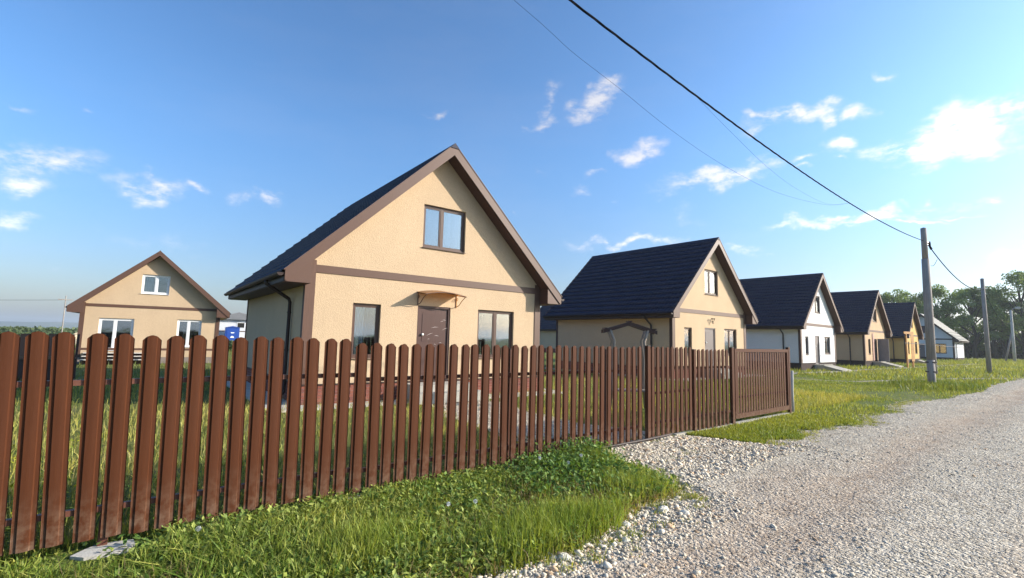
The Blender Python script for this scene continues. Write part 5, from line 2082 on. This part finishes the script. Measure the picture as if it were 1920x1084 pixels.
def tree(label, x, y, h, rx, seed, leaf=0.36, n=8200, crown_lo=0.27, tiers=7, dark=1.0, cat='tree', group='trees at the end of the road', cl=50):
    g = np.random.default_rng(seed)
    t = thing('tree', label, cat, (x, y, 0), 0, group)
    m = MB()
    top = h * 0.80
    bend = [(0, 0, -0.3)]
    bx, by = 0.0, 0.0
    for i in range(1, 6):
        bx += g.normal(0, 0.22)
        by += g.normal(0, 0.22)
        bend.append((bx, by, top * i / 5))
    r0 = h * 0.024
    m.tube(bend, [r0 * 1.3, r0, r0 * 0.85, r0 * 0.65, r0 * 0.42, r0 * 0.2], 8)
    m.build('trunk', M_BARK, t, True)
    # clumps: layered, spreading, uneven
    cents, rads = [], []
    bm_ = MB()
    for i in range(cl):
        lv = crown_lo + (1 - crown_lo) * g.uniform(0, 1) ** 0.8
        zc = h * min(lv, 0.97)
        prof = math.sin(min(1, max(0.02, (lv - crown_lo + 0.12) / (1.10 - crown_lo))) * math.pi) ** 0.6
        a = g.uniform(0, 2 * np.pi)
        rr_ = rx * prof * g.uniform(0.12, 1.0) ** 0.6
        c = np.array([bx * lv + rr_ * math.cos(a), by * lv + rr_ * math.sin(a), zc + g.normal(0, h * 0.02)])
        cents.append(c)
        rads.append(g.uniform(0.13, 0.27) * rx)
        if i % 2 == 0:
            zb = h * max(0.22, lv - 0.20)
            k = min(5, max(0, int(zb / top * 5)))
            b0 = np.array(bend[k])
            mid = (b0 + c) / 2 + np.array([0, 0, 0.05 * h])
            bm_.tube([b0, mid, c], [r0 * 0.38, r0 * 0.22, r0 * 0.06], 5)
    bm_.build('limbs', M_BARK, t)
    cents, rads = np.array(cents), np.array(rads)
    w = rads ** 2
    k = g.choice(cl, n, p=w / w.sum())
    d = g.normal(0, 1, (n, 3))
    d /= np.linalg.norm(d, axis=1)[:, None]
    q = d * (g.uniform(0, 1, n) ** 0.45)[:, None] * rads[k][:, None] * np.array([1.15, 1.15, 0.85])
    P = cents[k] + q
    sz = g.uniform(0.6, 1.3, n) * leaf
    nrm = g.normal(0, 1, (n, 3)) + np.array([0, 0, 0.8])
    nrm /= np.linalg.norm(nrm, axis=1)[:, None]
    u = np.cross(nrm, g.normal(0, 1, (n, 3)))
    u /= np.linalg.norm(u, axis=1)[:, None]
    v = np.cross(nrm, u)
    V = np.stack([P - u * sz[:, None] * 0.5, P + v * sz[:, None] * 0.34, P + u * sz[:, None] * 0.5, P - v * sz[:, None] * 0.34], 1).reshape(-1, 3)
    F = np.arange(n * 4).reshape(n, 4)
    tt = (g.uniform(0, 1, cl)[k] * 0.6 + g.uniform(0, 1, n) * 0.4)[:, None]
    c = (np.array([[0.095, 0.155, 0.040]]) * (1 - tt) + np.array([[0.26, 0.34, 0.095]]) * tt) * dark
    link('crown', np_mesh('crown', V, F, M_LEAF, np.repeat(c, 4, 0)), t)
    return t


TREES = [
    ('tree just left of the nearest pole, its crown rising above the ochre house roof', -25.0, 118.0, 13.4, 5.6, 1, {}),
    ('tree directly right of the nearest pole, low behind the pale grey roof', -19.2, 117.0, 12.6, 4.6, 2, {}),
    ('small tree top peeping over the ridge of the ochre house', -32.0, 110.0, 11.0, 2.2, 3, dict(n=1500, cl=16)),
    ('broad open crowned tree midway between the two nearest poles', -14.8, 123.0, 12.8, 4.6, 4, {}),
    ('round crowned tree just left of the second pole', -12.6, 128.0, 12.9, 4.2, 5, {}),
    ('slender tree just right of the second pole', -11.4, 126.0, 11.4, 2.6, 6, dict(n=2600, cl=26)),
    ('tallest tree, with a wide layered crown, behind the lamp post at the right edge', -8.7, 127.0, 15.6, 6.0, 7, dict(n=7500, cl=64)),
    ('tree cut by the right edge of the photo, right of the tallest one', -3.2, 131.0, 14.2, 5.5, 8, {}),
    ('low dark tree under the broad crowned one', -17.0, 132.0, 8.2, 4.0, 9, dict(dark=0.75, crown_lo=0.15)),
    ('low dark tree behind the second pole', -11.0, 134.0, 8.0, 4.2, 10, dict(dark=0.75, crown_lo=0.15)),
]
for lab, x0, y0, h_, r_, sd, kw in TREES:
    tree(lab, x0, y0, h_, r_, sd, **kw)


def thicket(name, x0, x1, y0, y1, h, n, c0, c1, leaf=0.4, seed=5):
    g = np.random.default_rng(seed)
    x = g.uniform(x0, x1, n)
    y = g.uniform(y0, y1, n)
    top = h * (0.78 + 0.22 * fnoise(x, y, 0.35, seed)) * (0.9 + 0.1 * fnoise(x, y, 1.6, seed + 1))
    z = top * g.uniform(0, 1, n) ** 0.6
    sz = g.uniform(0.6, 1.4, n) * leaf
    nrm = g.normal(0, 1, (n, 3)) + np.array([0.3, -0.3, 0.5])
    nrm /= np.linalg.norm(nrm, axis=1)[:, None]
    u = np.cross(nrm, g.normal(0, 1, (n, 3)))
    u /= np.linalg.norm(u, axis=1)[:, None]
    v = np.cross(nrm, u)
    P = np.stack([x, y, z], -1)
    V = np.stack([P - u * sz[:, None] * 0.5, P + v * sz[:, None] * 0.4, P + u * sz[:, None] * 0.5, P - v * sz[:, None] * 0.4], 1).reshape(-1, 3)
    t = (np.clip(fnoise(x, y, 0.8, seed + 2) * 0.5 + 0.5, 0, 1) * 0.5 + g.uniform(0, 1, n) * 0.5)[:, None]
    c = np.array(c0)[None] * (1 - t) + np.array(c1)[None] * t
    o = link(name, np_mesh(name, V, np.arange(n * 4).reshape(n, 4), M_LEAF, np.repeat(c, 4, 0)))
    o['kind'] = 'stuff'
    return o


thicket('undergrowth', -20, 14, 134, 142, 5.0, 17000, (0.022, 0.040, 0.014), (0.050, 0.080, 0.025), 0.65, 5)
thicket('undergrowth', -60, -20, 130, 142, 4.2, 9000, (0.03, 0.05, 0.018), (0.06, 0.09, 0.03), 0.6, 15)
thicket('scrub', -95, -70, -26, -2, 1.0, 9000, (0.05, 0.085, 0.03), (0.12, 0.16, 0.06), 0.3, 25)
thicket('scrub', -170, -120, -70, 6, 1.8, 7000, (0.05, 0.075, 0.03), (0.11, 0.14, 0.06), 0.6, 35)
thicket('scrub', -48, -45, 5.0, 8.6, 1.1, 1500, (0.05, 0.085, 0.03), (0.12, 0.16, 0.06), 0.2, 45)

def haze():
    k = bpy.data.materials.new('pale_air')
    k.use_nodes = True
    t = k.node_tree
    for n in list(t.nodes):
        t.nodes.remove(n)
    v = t.nodes.new('ShaderNodeVolumePrincipled')
    v.inputs['Color'].default_value = (0.86, 0.93, 1.0, 1)
    v.inputs['Density'].default_value = 0.00035
    v.inputs['Anisotropy'].default_value = 0.3
    o_ = t.nodes.new('ShaderNodeOutputMaterial')
    t.links.new(v.outputs[0], o_.inputs['Volume'])
    o = MB().box(-4800, 4800, -4800, 4800, -1.8, 62).build('haze', k)
    o['kind'] = 'stuff'


haze()
